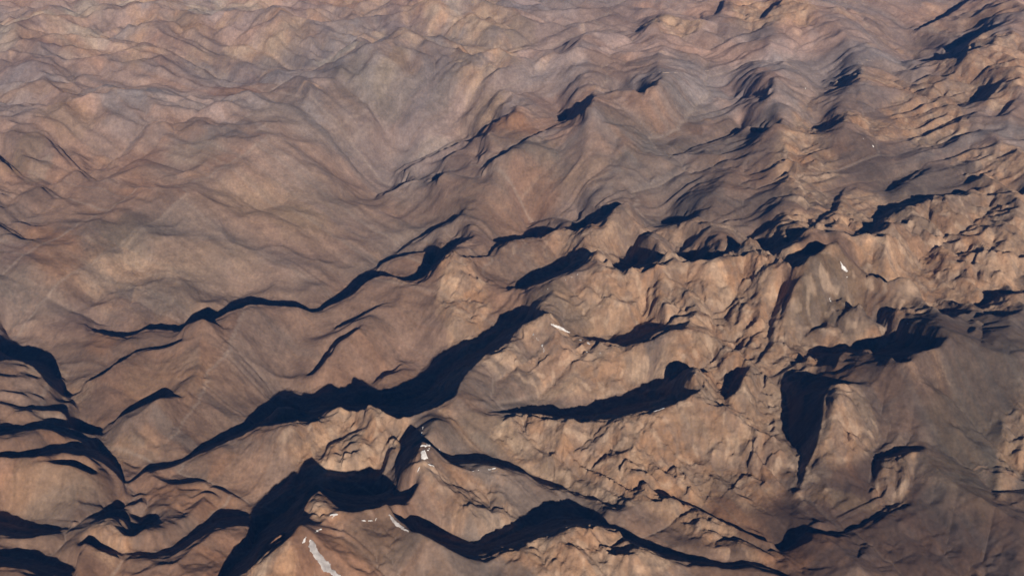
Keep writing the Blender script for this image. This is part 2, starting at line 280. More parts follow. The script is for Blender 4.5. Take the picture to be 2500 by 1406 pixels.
# crests, shade edges and the hidden valley between
SHP=[]; cx=[];cy=[];cz=[];cw=[]
byn={}
for n,c,q,a,b,k,wq in PR: byn.setdefault(n,[]).append((c,q,a,b,k))
for n,l in byn.items():
    C=np.array([t[0] for t in l]); Q=np.array([t[1] for t in l]); za=np.array([zi[t[2]] for t in l]); kk=np.array([t[4] for t in l])
    zq=np.array([zi[t[3]] for t in l])
    if len(l)>6:
        kw=np.hanning(9)[1:-1]; kw/=kw.sum(); za=np.convolve(np.pad(za,3,mode='edge'),kw,'valid'); zq=np.convolve(np.pad(zq,3,mode='edge'),kw,'valid')
    m=4; s=np.linspace(0,len(l)-1,(len(l)-1)*m+1) if len(l)>1 else np.zeros(1)
    step=np.hypot(*(np.diff(C,axis=0)).T) if len(l)>1 else np.zeros(0)
    ii=np.arange(len(l)); I=np.clip(s.astype(int),0,len(l)-1)
    okk=np.ones(len(s),bool)
    if len(step): okk=step[np.clip(I,0,len(step)-1)]<40
    Ci=np.stack([np.interp(s,ii,C[:,0]),np.interp(s,ii,C[:,1])],-1)[okk]; Qi=np.stack([np.interp(s,ii,Q[:,0]),np.interp(s,ii,Q[:,1])],-1)[okk]
    zai=np.interp(s,ii,za)[okk]; zqi=np.interp(s,ii,zq)[okk]
    x1,y1=unproject(Ci,zai); x2,y2=unproject(Qi,zqi); ln=np.hypot(x2-x1,y2-y1)
    for t in np.linspace(.06,.94,14): SHP.append((x1+(x2-x1)*t,y1+(y2-y1)*t))
    for t,dp,wt in ((0,0,1),(.06,.025,.3),(.4,.07,.1),(.78,.11,.1),(1,0,1)):
        cx.append(x1+(x2-x1)*t); cy.append(y1+(y2-y1)*t); cz.append(zai+(zqi-zai)*t-dp*np.minimum(ln,1500)); cw.append(np.full(len(x1),float(wt)))
addc(np.concatenate(cx),np.concatenate(cy),np.concatenate(cz),np.concatenate(cw))
# fill between the known points, coarse to fine
def fill(acc,cnt,nv,nu,lv):
    a=acc.reshape(nv,nu); c=cnt.reshape(nv,nu)
    if lv>0 and min(nv,nu)>24:
        e=(nv+1)//2; g_=(nu+1)//2
        ap=np.zeros((e*2,g_*2)); cp=ap.copy(); ap[:nv,:nu]=a; cp[:nv,:nu]=c
        A2=ap.reshape(e,2,g_,2).sum((1,3)); C2=cp.reshape(e,2,g_,2).sum((1,3))
        h=fill(A2.ravel(),C2.ravel(),e,g_,lv-1)
        h=resize(h,nv,nu)
    else: h=np.full((nv,nu),a.sum()/max(c.sum(),1e-9))
    kn=c>0; kv=a/np.maximum(c,1e-9); h=np.where(kn,kv,h)
    for _ in range(40):
        p=np.pad(h,1,mode='edge'); n=(p[:-2,1:-1]+p[2:,1:-1]+p[1:-1,:-2]+p[1:-1,2:])*.25
        h=np.where(kn,kv,n)
    return h
def resize(h,nv,nu):
    j=np.clip((np.arange(nv)-.5)/2,0,h.shape[0]-1); i=np.clip((np.arange(nu)-.5)/2,0,h.shape[1]-1)
    return samp(h,j[:,None]+0*i[None],i[None]+0*j[:,None])
def samp(h,j,i):
    j=np.clip(j,0,h.shape[0]-1.001); i=np.clip(i,0,h.shape[1]-1.001); j0=j.astype(np.int32); i0=i.astype(np.int32); fj=j-j0; fi=i-i0
    k=j0*h.shape[1]+i0; hf=h.ravel(); w=h.shape[1]
    return (hf[k]*(1-fi)+hf[k+1]*fi)*(1-fj)+(hf[k+w]*(1-fi)+hf[k+w+1]*fi)*fj
H=fill(acc,cnt,NV,NU,7)
def blur(a,n):
    for _ in range(n):
        p=np.pad(a,1,mode='edge'); a=(p[:-2,1:-1]+p[2:,1:-1]+p[1:-1,:-2]+p[1:-1,2:]+2*a)/6
        
    return a
H=blur(H,1)
log('base terrain',H.shape,float(H.min()),float(H.max()))
#@@END_BASE
# ------------------------------------------------------------------ noise tools
rng=np.random.default_rng(7)
_perm=rng.permutation(4096).astype(np.int32); _ga=rng.random(4096)*2*np.pi; _gx=np.cos(_ga).astype(np.float32); _gy=np.sin(_ga).astype(np.float32)
def gn(x,y,seed=0):
    x=np.asarray(x,np.float64)+seed*17.31; y=np.asarray(y,np.float64)-seed*9.77
    xi=np.floor(x); yi=np.floor(y); fx=(x-xi).astype(np.float32); fy=(y-yi).astype(np.float32)
    xi=xi.astype(np.int32)&4095; yi=yi.astype(np.int32)&4095
    def g(a,b,dx,dy):
        h=_perm[(_perm[(a)&4095]+b)&4095]; return _gx[h]*dx+_gy[h]*dy
    u=fx*fx*fx*(fx*(fx*6-15)+10); v=fy*fy*fy*(fy*(fy*6-15)+10)
    n0=g(xi,yi,fx,fy)*(1-u)+g(xi+1,yi,fx-1,fy)*u; n1=g(xi,yi+1,fx,fy-1)*(1-u)+g(xi+1,yi+1,fx-1,fy-1)*u
    return (n0*(1-v)+n1*v)*1.5
def smooth(a,b,x): t=np.clip((x-a)/(b-a),0,1); return t*t*(3-2*t)
XX=R*np.sin(UU); YY=R*np.cos(UU)
def toUV(px,z=None):
    """picture survey point -> azimuth / log distance on the base terrain"""
    px=np.atleast_2d(np.asarray(px,float)); c=cell(px); z=zimg[c[:,1],c[:,0]] if z is None else z
    x,y=unproject(px,z); return touv(x,y)
def uvscale(px):
    y=-(px[1]-IH/2)/FPX; ph=PITCH-math.atan(y); return 1/(FPX*cp_), 1/(FPX*math.sin(ph)*math.cos(ph)*1.0)
def blobs(L,default=0.,mode='max'):
    o=np.full(UU.shape,default)
    for b in L:
        x,y,rx,ry,s=b[:5]; ang=math.radians(b[5]) if len(b)>5 else 0.
        u,v=toUV((x,y)); su,sv=uvscale((x,y)); m=max(rx,ry)
        i0,i1=int(max(0,(u[0]-2*m*su-U0)/DU)),int(min(NU,(u[0]+2*m*su-U0)/DU)); j0,j1=int(max(0,(v[0]-2*m*sv-V0)/DU)),int(min(NV,(v[0]+2*m*sv-V0)/DU))
        if i1<=i0 or j1<=j0: continue
        dx=(UU[j0:j1,i0:i1]-u[0])/su; dy=-(VV[j0:j1,i0:i1]-v[0])/sv
        ex=dx*math.cos(ang)+dy*math.sin(ang); ey=-dx*math.sin(ang)+dy*math.cos(ang)
        wob=WOB[j0:j1,i0:i1]
        d=np.sqrt((ex/rx)**2+(ey/ry)**2)+wob*.45
        k=s*smooth(1.35,.6,d)
        o[j0:j1,i0:i1]=np.maximum(o[j0:j1,i0:i1],k) if mode=='max' else o[j0:j1,i0:i1]+k
    return o
WOB=gn(XX/900,YY/900,3)+.6*gn(XX/330,YY/330,4)
CRAG=[(1500,1110,330,100,.9,8),(1760,1000,170,190,1.),(1600,740,230,110,.7,10),(1850,740,110,150,.9),(1360,900,230,60,.7),(1840,1110,100,130,.8),
(1430,1340,220,60,.9),(1650,1240,200,50,.8,25),(1750,1290,150,40,.5,25),(850,1080,160,80,.8),(1150,1240,150,60,.5,10),(1130,760,60,100,.8,-20),(1100,650,35,40,.8),(1200,700,80,60,.2),
(1500,590,330,50,.45),(2300,590,190,90,.9,10),(2260,700,220,50,.8,10),(2420,560,80,130,.8),(2260,280,90,70,.9,30),(2120,312,65,25,.8),(2400,250,90,90,.8),(1960,400,70,130,.9,-10),
(2110,520,60,60,.7),(2060,1040,80,70,.9),(2180,1180,50,70,.9),(1890,20,90,35,.8),(1640,75,60,25,.6),(1990,620,110,50,.9,-15),(2080,850,130,60,.8),(1940,880,60,90,.8),
(1560,820,260,50,.4),(2230,780,120,40,.5),(1350,860,60,30,.4),(1180,120,90,110,.5),(640,110,300,60,.35),(250,80,260,80,.35),(960,80,200,120,.35),(330,690,180,90,.35),(650,1400,90,60,.6),(1110,930,40,50,.9),
(2300,70,160,60,.35),(2150,200,140,30,.4),(2430,420,90,40,.6),(780,1250,40,60,.7),(250,1100,80,40,.35),(150,950,100,50,.4),(1980,1130,70,70,.6),(2230,900,90,40,.3),(2470,1110,40,120,.5),(270,1330,60,80,.4)]
ROCK=np.clip(blobs(CRAG)+.10,0,1)
log('zones')
# ------------------------------------------------------------------ relief too gentle to throw shade: spurs and side valleys, traced as lines (metres up or down, half width in metres)
def P1(s): return P(s)
LINES=[
(90,420,'Z1 1000,250 950,460 900,560 760,640'),(60,400,'Z1 1000,260 1150,330 1394,470'),(-70,450,'Z1 700,480 560,560 400,640'),(-60,400,'Z5 250,1260 330,1060 330,1000 400,960'),
(70,350,'Z5 520,1000 500,1180 450,1300'),(-50,300,'Z5 980,1100 1050,1000 1100,850'),(60,300,'Z5 690,900 800,1020 830,1200'),(60,300,'Z1 480,830 560,760 640,700 780,640'),
(110,900,'Z8 320,770 450,700 700,550 980,460 1200,395 1450,270 1700,190 1968,130'),(-70,700,'Z8 330,770 500,620 650,530 560,480 300,260 60,40'),(60,500,'Z8 0,90 250,290 420,390 560,470'),
(60,500,'Z8 390,10 500,150 640,260 760,320 820,350'),(-60,500,'Z8 730,270 740,190 600,60'),(60,500,'Z8 0,560 200,680 320,770'),(-60,450,'Z8 0,330 130,430 210,600 230,640'),
(-90,600,'Z8 1968,420 1720,520 1640,620 1640,770 1740,900 1700,1020'),(60,500,'Z8 1200,400 1400,520 1600,640'),(50,400,'Z8 1450,690 1600,870 1680,900'),
(-60,450,'Z8 850,820 860,950 700,1100 600,1210'),(60,500,'Z8 980,460 1000,640 1050,700'),(50,350,'Z8 1050,700 1200,850 1250,1000'),
(150,1000,'T2 150,1100 500,860 800,700 960,615 1200,680'),(150,900,'T2 1200,680 1280,590 1450,460 1530,510 1700,650 2000,860 2200,960'),(80,600,'T2 960,615 1150,760 1300,850 1700,1040 2000,1100'),
(70,500,'T2 740,820 850,930 1100,1100 1400,1300'),(-70,600,'T2 1240,660 1500,860 1700,950 2000,1090'),(-70,600,'T2 0,1240 230,1160 500,1170 800,1290'),
(-160,900,'T2 2440,830 2300,960 2060,1080 1900,1210 1600,1350 1490,1400'),(-110,800,'T5 530,650 255,775 100,900 20,990'),
(-150,1300,'T2 0,680 280,665 600,650 900,640 1180,560 1600,515 2000,560 2460,520'),(200,1500,'T2 1500,440 1600,200 1740,20 1800,-60'),(150,1300,'T2 1740,20 2000,240 2200,450'),
(150,1200,'T2 950,440 1100,330 1250,95 1300,0'),(-120,900,'T2 1370,450 1360,200 1440,0'),(150,1300,'T2 250,240 450,330 700,380 1000,500 1150,550'),(150,1300,'T1 1550,170 1900,160 2200,200 2460,260'),
(-110,900,'T1 1930,680 1880,500 1900,200'),(-100,900,'T1 880,480 860,330 700,170'),(120,1000,'T1 0,1090 400,1010 780,950 1150,840 1400,850 1700,900 1950,910 2100,960'),
(-100,900,'T1 0,790 700,750 1300,780 1600,850 1700,860'),(120,1000,'T1 330,600 400,390 500,360 700,440 930,570'),(110,900,'T1 0,570 200,600 400,680'),(100,900,'T1 540,1000 430,1160 0,1250'),
(-80,800,'T1 760,1400 640,1180 520,1040'),(80,700,'T1 780,950 1000,1070 1270,1150'),(110,900,'T1 1150,840 1300,950 1620,1050 1900,1150'),(-90,800,'T1 1000,1400 1200,1220 1270,1160 2000,1190'),
(120,1200,'T1 0,330 250,300 640,150 900,90 1150,30'),(-90,900,'T1 1280,100 1150,30'),
(110,800,'T3 500,545 780,490 1020,460 1180,345 1350,345 1600,300 1750,210 1900,180 2050,250'),(-80,700,'T3 0,510 260,540 500,530 900,420 1200,330 1600,270'),(90,600,'T3 1180,350 1100,450 1040,620 940,840'),
(110,800,'T5 1915,175 1990,300 2140,400 2300,560 2440,640'),(-90,700,'T6 500,650 400,560 250,400 0,300'),(80,600,'T6 0,0 200,110 450,250 560,500 590,600'),(100,700,'T6 600,0 850,100 1050,230 1200,320'),
(110,600,'T6 1390,400 1500,520 1560,700 1600,900 1560,1050'),(80,500,'T6 1390,400 1280,560 1000,800 800,1010'),(90,600,'T6 1940,430 2050,440 2200,540 2400,700'),(-60,500,'T6 1820,720 1700,900 1750,1100 1700,1240'),
(100,700,'T4 330,40 400,10 620,110 750,200 950,350 1000,420'),(-90,800,'T4 0,530 400,520 900,500 1300,430 1400,400'),(90,700,'T4 870,130 1000,280 1200,420'),(-90,700,'T4 1320,340 1250,200 1100,100'),
(-100,600,'T4 920,1030 1000,850 860,620'),(90,600,'T4 590,710 660,850 720,1010'),(100,600,'T4 1030,680 1300,760 1500,830 1700,860 1900,970 2150,1150 2460,1350'),(80,500,'T4 1430,560 1600,620 1750,700'),
(120,500,'Z7 640,590 700,660 800,760 950,930 1100,970'),(50,500,'Z7 1100,970 1200,1150 1330,1230 1600,1290 1968,1390'),(60,300,'Z7 640,690 500,800 380,880 280,960'),(-80,400,'Z7 1100,980 980,900 870,790 780,700'),
(90,350,'Z7 720,545 860,525 990,610 1020,700'),(-90,400,'Z7 1968,830 1800,850 1650,960 1500,980'),(100,450,'Z7 1760,160 1850,260 1920,400 1900,600 1860,800'),(-80,350,'Z7 1968,600 1900,760 1880,880'),
(40,500,'Z4 1045,230 1100,330 1300,420 1500,500 1740,700'),(40,400,'Z4 1045,235 960,340 870,420 760,480'),(-70,350,'Z4 900,740 910,560 920,450'),(80,400,'Z4 1150,760 1300,900 1450,1000 1740,1180'),(20,350,'Z4 880,730 1000,780 1150,760'),
(30,500,'Z4 1250,120 1400,160 1740,260'),(-60,400,'Z4 1740,820 1500,600 1250,380'),(60,300,'Z4 560,1180 700,1300 800,1406'),
(110,350,'Z3 1335,240 1450,300 1620,390 1810,465 1900,520'),(-25,300,'Z3 1940,1040 1900,980 1700,860 1500,730 1200,700'),(-20,250,'Z3 2084,1340 2010,1180 1990,1080 2025,960 2025,760 1920,560 1890,510'),
(-80,300,'Z3 1580,330 1560,150 1500,0'),(80,280,'Z3 1670,60 1620,250 1600,330'),(60,250,'Z3 500,360 450,500 400,600'),(-70,300,'Z3 1960,1210 1700,1150'),
(-80,300,'Z6 1640,1140 1560,1060 1480,900 1400,700'),(80,300,'Z6 1080,480 980,640 960,830'),(-60,250,'Z6 900,850 900,700 960,540'),(90,350,'Z6 650,500 750,700 930,860'),(70,300,'Z6 1570,410 1680,560 1800,600 1917,620'),
(80,300,'Z6 1270,950 1400,1000 1450,1120 1560,1300'),(70,300,'Z6 330,860 420,1000 500,1150'),(80,280,'Z6 850,165 900,280 1000,460'),(60,250,'Z6 560,300 600,400 680,500'),(-60,250,'Z6 320,300 450,430 620,490'),
(80,350,'Z5 1275,440 1300,500 1230,640 1180,740 1300,850 1460,950'),(-60,300,'Z5 1310,480 1500,560 1700,630'),(50,300,'Z2 650,272 620,500 600,700'),(-60,250,'Z2 790,300 700,500 620,640'),(60,250,'Z2 850,272 880,500 850,700'),
(90,300,'Z2 1130,800 1180,640 1220,560 1300,400'),(-70,250,'Z2 960,740 960,600 1040,480'),(80,350,'Z2 1190,640 1250,800 1400,950 1600,1150'),(90,400,'Z2 430,1120 650,1250 800,1406'),(80,350,'Z2 960,970 1050,1080 1250,1190'),
(-70,250,'Z1 600,1480 620,1300 650,1200 610,1060 600,960 560,880 470,760 390,680 370,560 280,420 240,330 100,290 -60,250'),(-60,300,'Z1 400,670 560,640 760,560'),(60,300,'Z1 0,780 180,740 300,760'),(60,300,'Z1 0,930 250,880 420,900'),
(60,250,'Z1 640,1110 800,1060 1000,960'),(-50,250,'Z1 640,1200 800,1110 1050,1010'),(60,250,'Z1 640,1270 900,1180 1080,1060'),(60,300,'Z1 380,1370 560,1180 640,1250')]
def add_lines(H):
    pts_u=[];pts_v=[]
    for amp,wd,s in LINES:
        pl=P(s); c=cell(pl); zz=zimg[c[:,1],c[:,0]]+amp
        dp=densify(np.column_stack([pl,zz])[:,:2],12.); zi_=np.interp(np.linspace(0,1,len(dp)),np.linspace(0,1,len(pl)),zz)
        cc=cell(dp); zi_=np.where(mask[cc[:,1],cc[:,0]],zi_,zimg[cc[:,1],cc[:,0]]+amp)
        x,y=unproject(dp,zi_); u,v=touv(x,y); rr=math.exp(np.median(v)); W=wd*1.0
        du=1.7*W/rr
        i0,i1=int(max(0,(u.min()-du-U0)/DU)),int(min(NU,(u.max()+du-U0)/DU)); j0,j1=int(max(0,(v.min()-du-V0)/DU)),int(min(NV,(v.max()+du-V0)/DU))
        if i1-i0<3 or j1-j0<3: continue
        sx=XX[j0:j1,i0:i1]; sy=YY[j0:j1,i0:i1]; n1=WOB[j0:j1,i0:i1]
        ox=n1*W*.12; oy=gn(sx/500,sy/500,9)*W*.2
        d=np.full(sx.shape,1e9)
        for k in range(len(x)-1):
            ax,ay,bx,by=x[k],y[k],x[k+1],y[k+1]; L2=(bx-ax)**2+(by-ay)**2+1e-6
            px=sx+ox-ax; py=sy+oy-ay
            t=np.clip((px*(bx-ax)+py*(by-ay))/L2,0,1)
            d=np.minimum(d,(px-t*(bx-ax))**2+(py-t*(by-ay))**2)
        d=np.sqrt(d)/W
        f=np.clip(1-d,0,1)**1.25
        H[j0:j1,i0:i1]+=amp*(LINE_K+(-.45 if rr>12500 else 0.))*f*NEARSH[j0:j1,i0:i1]
    return H
# keep the surveyed crests and shade edges where they are
nm=np.zeros(NU*NV)
for n,l in byn.items():
    C=np.array([t[0] for t in l]+[t[1] for t in l]); za=np.array([zi[t[2]] for t in l]+[zi[t[3]] for t in l]); x,y=unproject(C,za); u,v=touv(x,y)
    i=((u-U0)/DU).round().astype(int); j=((v-V0)/DU).round().astype(int); ok=(i>=0)&(j>=0)&(i<NU)&(j<NV); nm[(j*NU+i)[ok]]=1
ins_=np.zeros(NU*NV)
for x_,y_ in SHP:
    u,v=touv(x_,y_); i=((u-U0)/DU).round().astype(int); j=((v-V0)/DU).round().astype(int); ok=(i>=0)&(j>=0)&(i<NU)&(j<NV); ins_[(j*NU+i)[ok]]=1
ins_=ins_.reshape(NV,NU)
nm=nm.reshape(NV,NU)
nd=nm.copy()
for k in range(4):
    p=np.pad(nd,1); nd=np.maximum.reduce([p[1:-1,1:-1],p[:-2,1:-1],p[2:,1:-1],p[1:-1,:-2],p[1:-1,2:]])
NEARSH=1-.85*np.clip(blur(nd,50)*1.7,0,1)
for k in range(4):
    p=np.pad(ins_,1); ins_=np.maximum.reduce([p[1:-1,1:-1],p[:-2,1:-1],p[2:,1:-1],p[1:-1,:-2],p[1:-1,2:]])
INS=blur(ins_,6); NEARSH=NEARSH*(1-.8*INS)
LINE_K=1.5
H=add_lines(H)
log('spurs')
# ------------------------------------------------------------------ running water: particles carve gullies
def grad(H):
    gj,gi=np.gradient(H); return gj/(R*DU),gi/(R*DU)
def advect_field(H,noise,steps,sgn=1):
    gj,gi=grad(blur(H,4)); m=np.hypot(gj,gi)+.02; gj/=m; gi/=m
    jj,ii=np.meshgrid(np.arange(NV,dtype=np.float32),np.arange(NU,dtype=np.float32),indexing='ij')
    gj=gj.astype(np.float32); gi=gi.astype(np.float32); noise=noise.astype(np.float32); acc_=noise.copy(); 
    pj,pi=jj.copy(),ii.copy()
    for k in range(steps):
        a=np.clip(pj,0,NV-1).astype(np.int32)*NU+np.clip(pi,0,NU-1).astype(np.int32)
        pj+=1.3*gj.ravel()[a]; pi+=1.3*gi.ravel()[a]
        a=np.clip(pj,0,NV-1).astype(np.int32)*NU+np.clip(pi,0,NU-1).astype(np.int32)
        acc_+=noise.ravel()[a]
    return acc_/(steps+1)
def route(Hc,T=0):
    """flow directions and drainage area on a grid, pits filled from the rim inwards"""
    import heapq
    nj,ni=Hc.shape; h=Hc.ravel().tolist(); N=nj*ni; rec=[0]*N; seen=bytearray(N); heap=[]; order=[]
    for i in range(ni):
        for k in (i,(nj-1)*ni+i): seen[k]=1; rec[k]=k; heap.append((h[k],k))
    for j in range(1,nj-1):
        for k in (j*ni,j*ni+ni-1): seen[k]=1; rec[k]=k; heap.append((h[k],k))
    heapq.heapify(heap); pop=heapq.heappop; push=heapq.heappush; offs=(-1,1,-ni,ni,-ni-1,-ni+1,ni-1,ni+1)
    while heap:
        c,k=pop(heap); order.append(k)
        for o in offs:
            n=k+o
            if 0<=n<N and not seen[n]:
                seen[n]=1; rec[n]=k; v=h[n]; push(heap,(v if v>c else c+1e-4,n))
    acc_=[1.]*N
    for k in reversed(order):
        r_=rec[k]
        if r_!=k: acc_[r_]+=acc_[k]
    if T:                                           # every side valley gets a number, carried up its slopes
        lab_=[0]*N; big=[0.]*N
        for k in order:
            r_=rec[k]
            if r_!=k and acc_[k]>big[r_]: big[r_]=acc_[k]
        for k in order:
            r_=rec[k]
            if r_==k: lab_[k]=k
            elif acc_[k]>T and (acc_[k]<big[r_] or int(math.log2(acc_[k]))!=int(math.log2(acc_[r_]))): lab_[k]=k
            else: lab_[k]=lab_[r_]
        return np.array(acc_).reshape(nj,ni),np.array(lab_,np.int64).reshape(nj,ni)
    return np.array(acc_).reshape(nj,ni)
def dist_to(m,dmax):
    d=np.where(m,0.,float(dmax))
    for _ in range(int(dmax)):
        p=np.pad(d,1,mode='edge'); a_=np.minimum(np.minimum(p[:-2,1:-1],p[2:,1:-1]),np.minimum(p[1:-1,:-2],p[1:-1,2:]))+1
        b_=np.minimum(np.minimum(p[:-2,:-2],p[2:,2:]),np.minimum(p[2:,:-2],p[:-2,2:]))+1.4142
        d=np.minimum(d,np.minimum(a_,b_))
    return d
def up_full(a):
    j=np.arange(NV)/2.; i=np.arange(NU)/2.; return samp(a,j[:,None]+0*i[None],i[None]+0*j[:,None])
def blurn(a,n): return blur(a,n)
TONE=[]
def spurs(H,T,dmax,k,gain,wob):
    """cut a drainage network into the ground: channels stay, the ground between them rises to a crest"""
    Hc=H[::2,::2]; cl=(R*DU*2)[::2,::2]; xx=XX[::2,::2]; yy=YY[::2,::2]
    Hn=Hc+wob*(gn(xx/(9*wob+60),yy/(9*wob+60),41+T%7)+.5*gn(xx/(4*wob+30),yy/(4*wob+30),42+T%5))
    A_,L_=route(Hn[:NJV],T*.35); A_=np.vstack([A_,np.ones((Hc.shape[0]-NJV,Hc.shape[1]))]); L_=np.vstack([L_,np.zeros((Hc.shape[0]-NJV,Hc.shape[1]),np.int64)])
    TONE.append(((L_*2654435761>>7)&1023)/1023.-.5); TONE.append(((L_*40503>>3)&1023)/1023.-.5)
    d=dist_to(A_>T,dmax)
    up=d*cl[:,:]*k; up=up-blur(up,int(dmax*2.2)); g_=up_full(up)
    return H+g_*gain,A_
NJV=int((math.log(26000)-V0)/DU/2)
cellm=R*DU; SPG=(.75+.25*smooth(.15,-.1,UU))*(1-.5*smooth(.02,.15,UU)*smooth(11500,13500,R))
# broad undulation before the water runs
rid=lambda a: 1-np.abs(a)*2
FARL=np.clip(smooth(9500,15000,R)*smooth(.12,-.12,UU)+.25,0,1)
H+=((rid(gn(XX/2100+WOB*.15,YY/2100,11))*50+rid(gn(XX/950+WOB*.2,YY/950,12))*48+rid(gn(XX/480+WOB*.2,YY/480,10))*26)*FARL+rid(gn(XX/420,YY/420,13))*14)*(.15+.85*NEARSH)
H+=(gn(XX/1500,YY/1500,11)*30+gn(XX/330,YY/330,13)*12)*(.2+.8*NEARSH)*(.7+.5*ROCK)
H+=(rid(gn(XX/420+WOB*.3,YY/420,14))*22+rid(gn(XX/200,YY/200,15))*11)*ROCK*NEARSH*(1-.75*smooth(11500,14500,R))
H,A1=spurs(H,500,34,.34,(.12*(1-INS)+.88*NEARSH)*SPG,26.); log('network 1')
H,A2=spurs(H,70,13,.40,(.22*(1-INS)+.78*NEARSH)*(.55+.45*ROCK),9.); log('network 2')
H,A3=spurs(H,14,5,.42,(.40*(1-.7*INS)+.60*NEARSH)*(.28+.85*ROCK),3.)
NB=int((math.log(24000)-V0)/DU); Hn=H[:NB]+2.2*(gn(XX[:NB]/60,YY[:NB]/60,47)+.5*gn(XX[:NB]/30,YY[:NB]/30,48)+1.2*(R[:NB]>12500)*gn(XX[:NB]/140,YY[:NB]/140,49))
A4=route(Hn); d=blur(dist_to(A4>26,6),1); up=d*(R*DU)[:NB]*.50; up-=blur(up,12); up*=smooth(NB,NB-80,np.arange(NB))[:,None]
H[:NB]+=up*((.40*(1-.7*INS)+.60*NEARSH)*(.42+.7*ROCK))[:NB]
log('network 4')
FL=up_full(np.log10(np.maximum(A3,1)))
log('erosion')
# hills standing out of the shade
for x,y,rx,ry,a in ((2087,900,78,30,235),(690,1020,50,24,120),(1985,912,34,14,100),(2185,843,60,14,110)):
    yb=-(y-IH/2)/FPX; ph=PITCH-math.atan(yb); zb=600.; u,v=touv(*unproject(np.array([[x,y]]),np.array([zb]))); su,sv=uvscale((x,y))
    d=np.hypot((UU-u[0])/su/rx,(VV-v[0])/sv/ry)+WOB*.15; H+=a*np.clip(1.25-d,0,1)**1.1
# ribs and ledges of the bare rock, scree streaks
nz=rng.standard_normal((NV,NU)); 
STR=advect_field(H,nz,26); STR/=STR.std()
STR2=advect_field(H,blur(nz,5),32); STR2/=STR2.std()
H+=STR*cellm*.06*(.12+ROCK)*NEARSH**.5
H+=(rid(gn(XX/150,YY/150,24))*9+gn(XX/70,YY/70,25)*7)*(1-NEARSH)*.8
FRK=1-.75*smooth(11500,14500,R)*smooth(-.05,.1,UU)
H+=FRK*(rid(gn(XX/110+gn(XX/300,YY/300,5)*1.2,YY/110,16))*7+rid(gn(XX/55,YY/55,17))*3.2)*ROCK**1.2
lay=H/38+gn(XX/900,YY/900,18)*2.2+XX/2600
led=np.abs((lay%1)-.5)*2; H+=FRK*(smooth(.25,.75,led)-.5)*9*ROCK*(.5+.5*gn(XX/500,YY/500,19))
log('relief done')
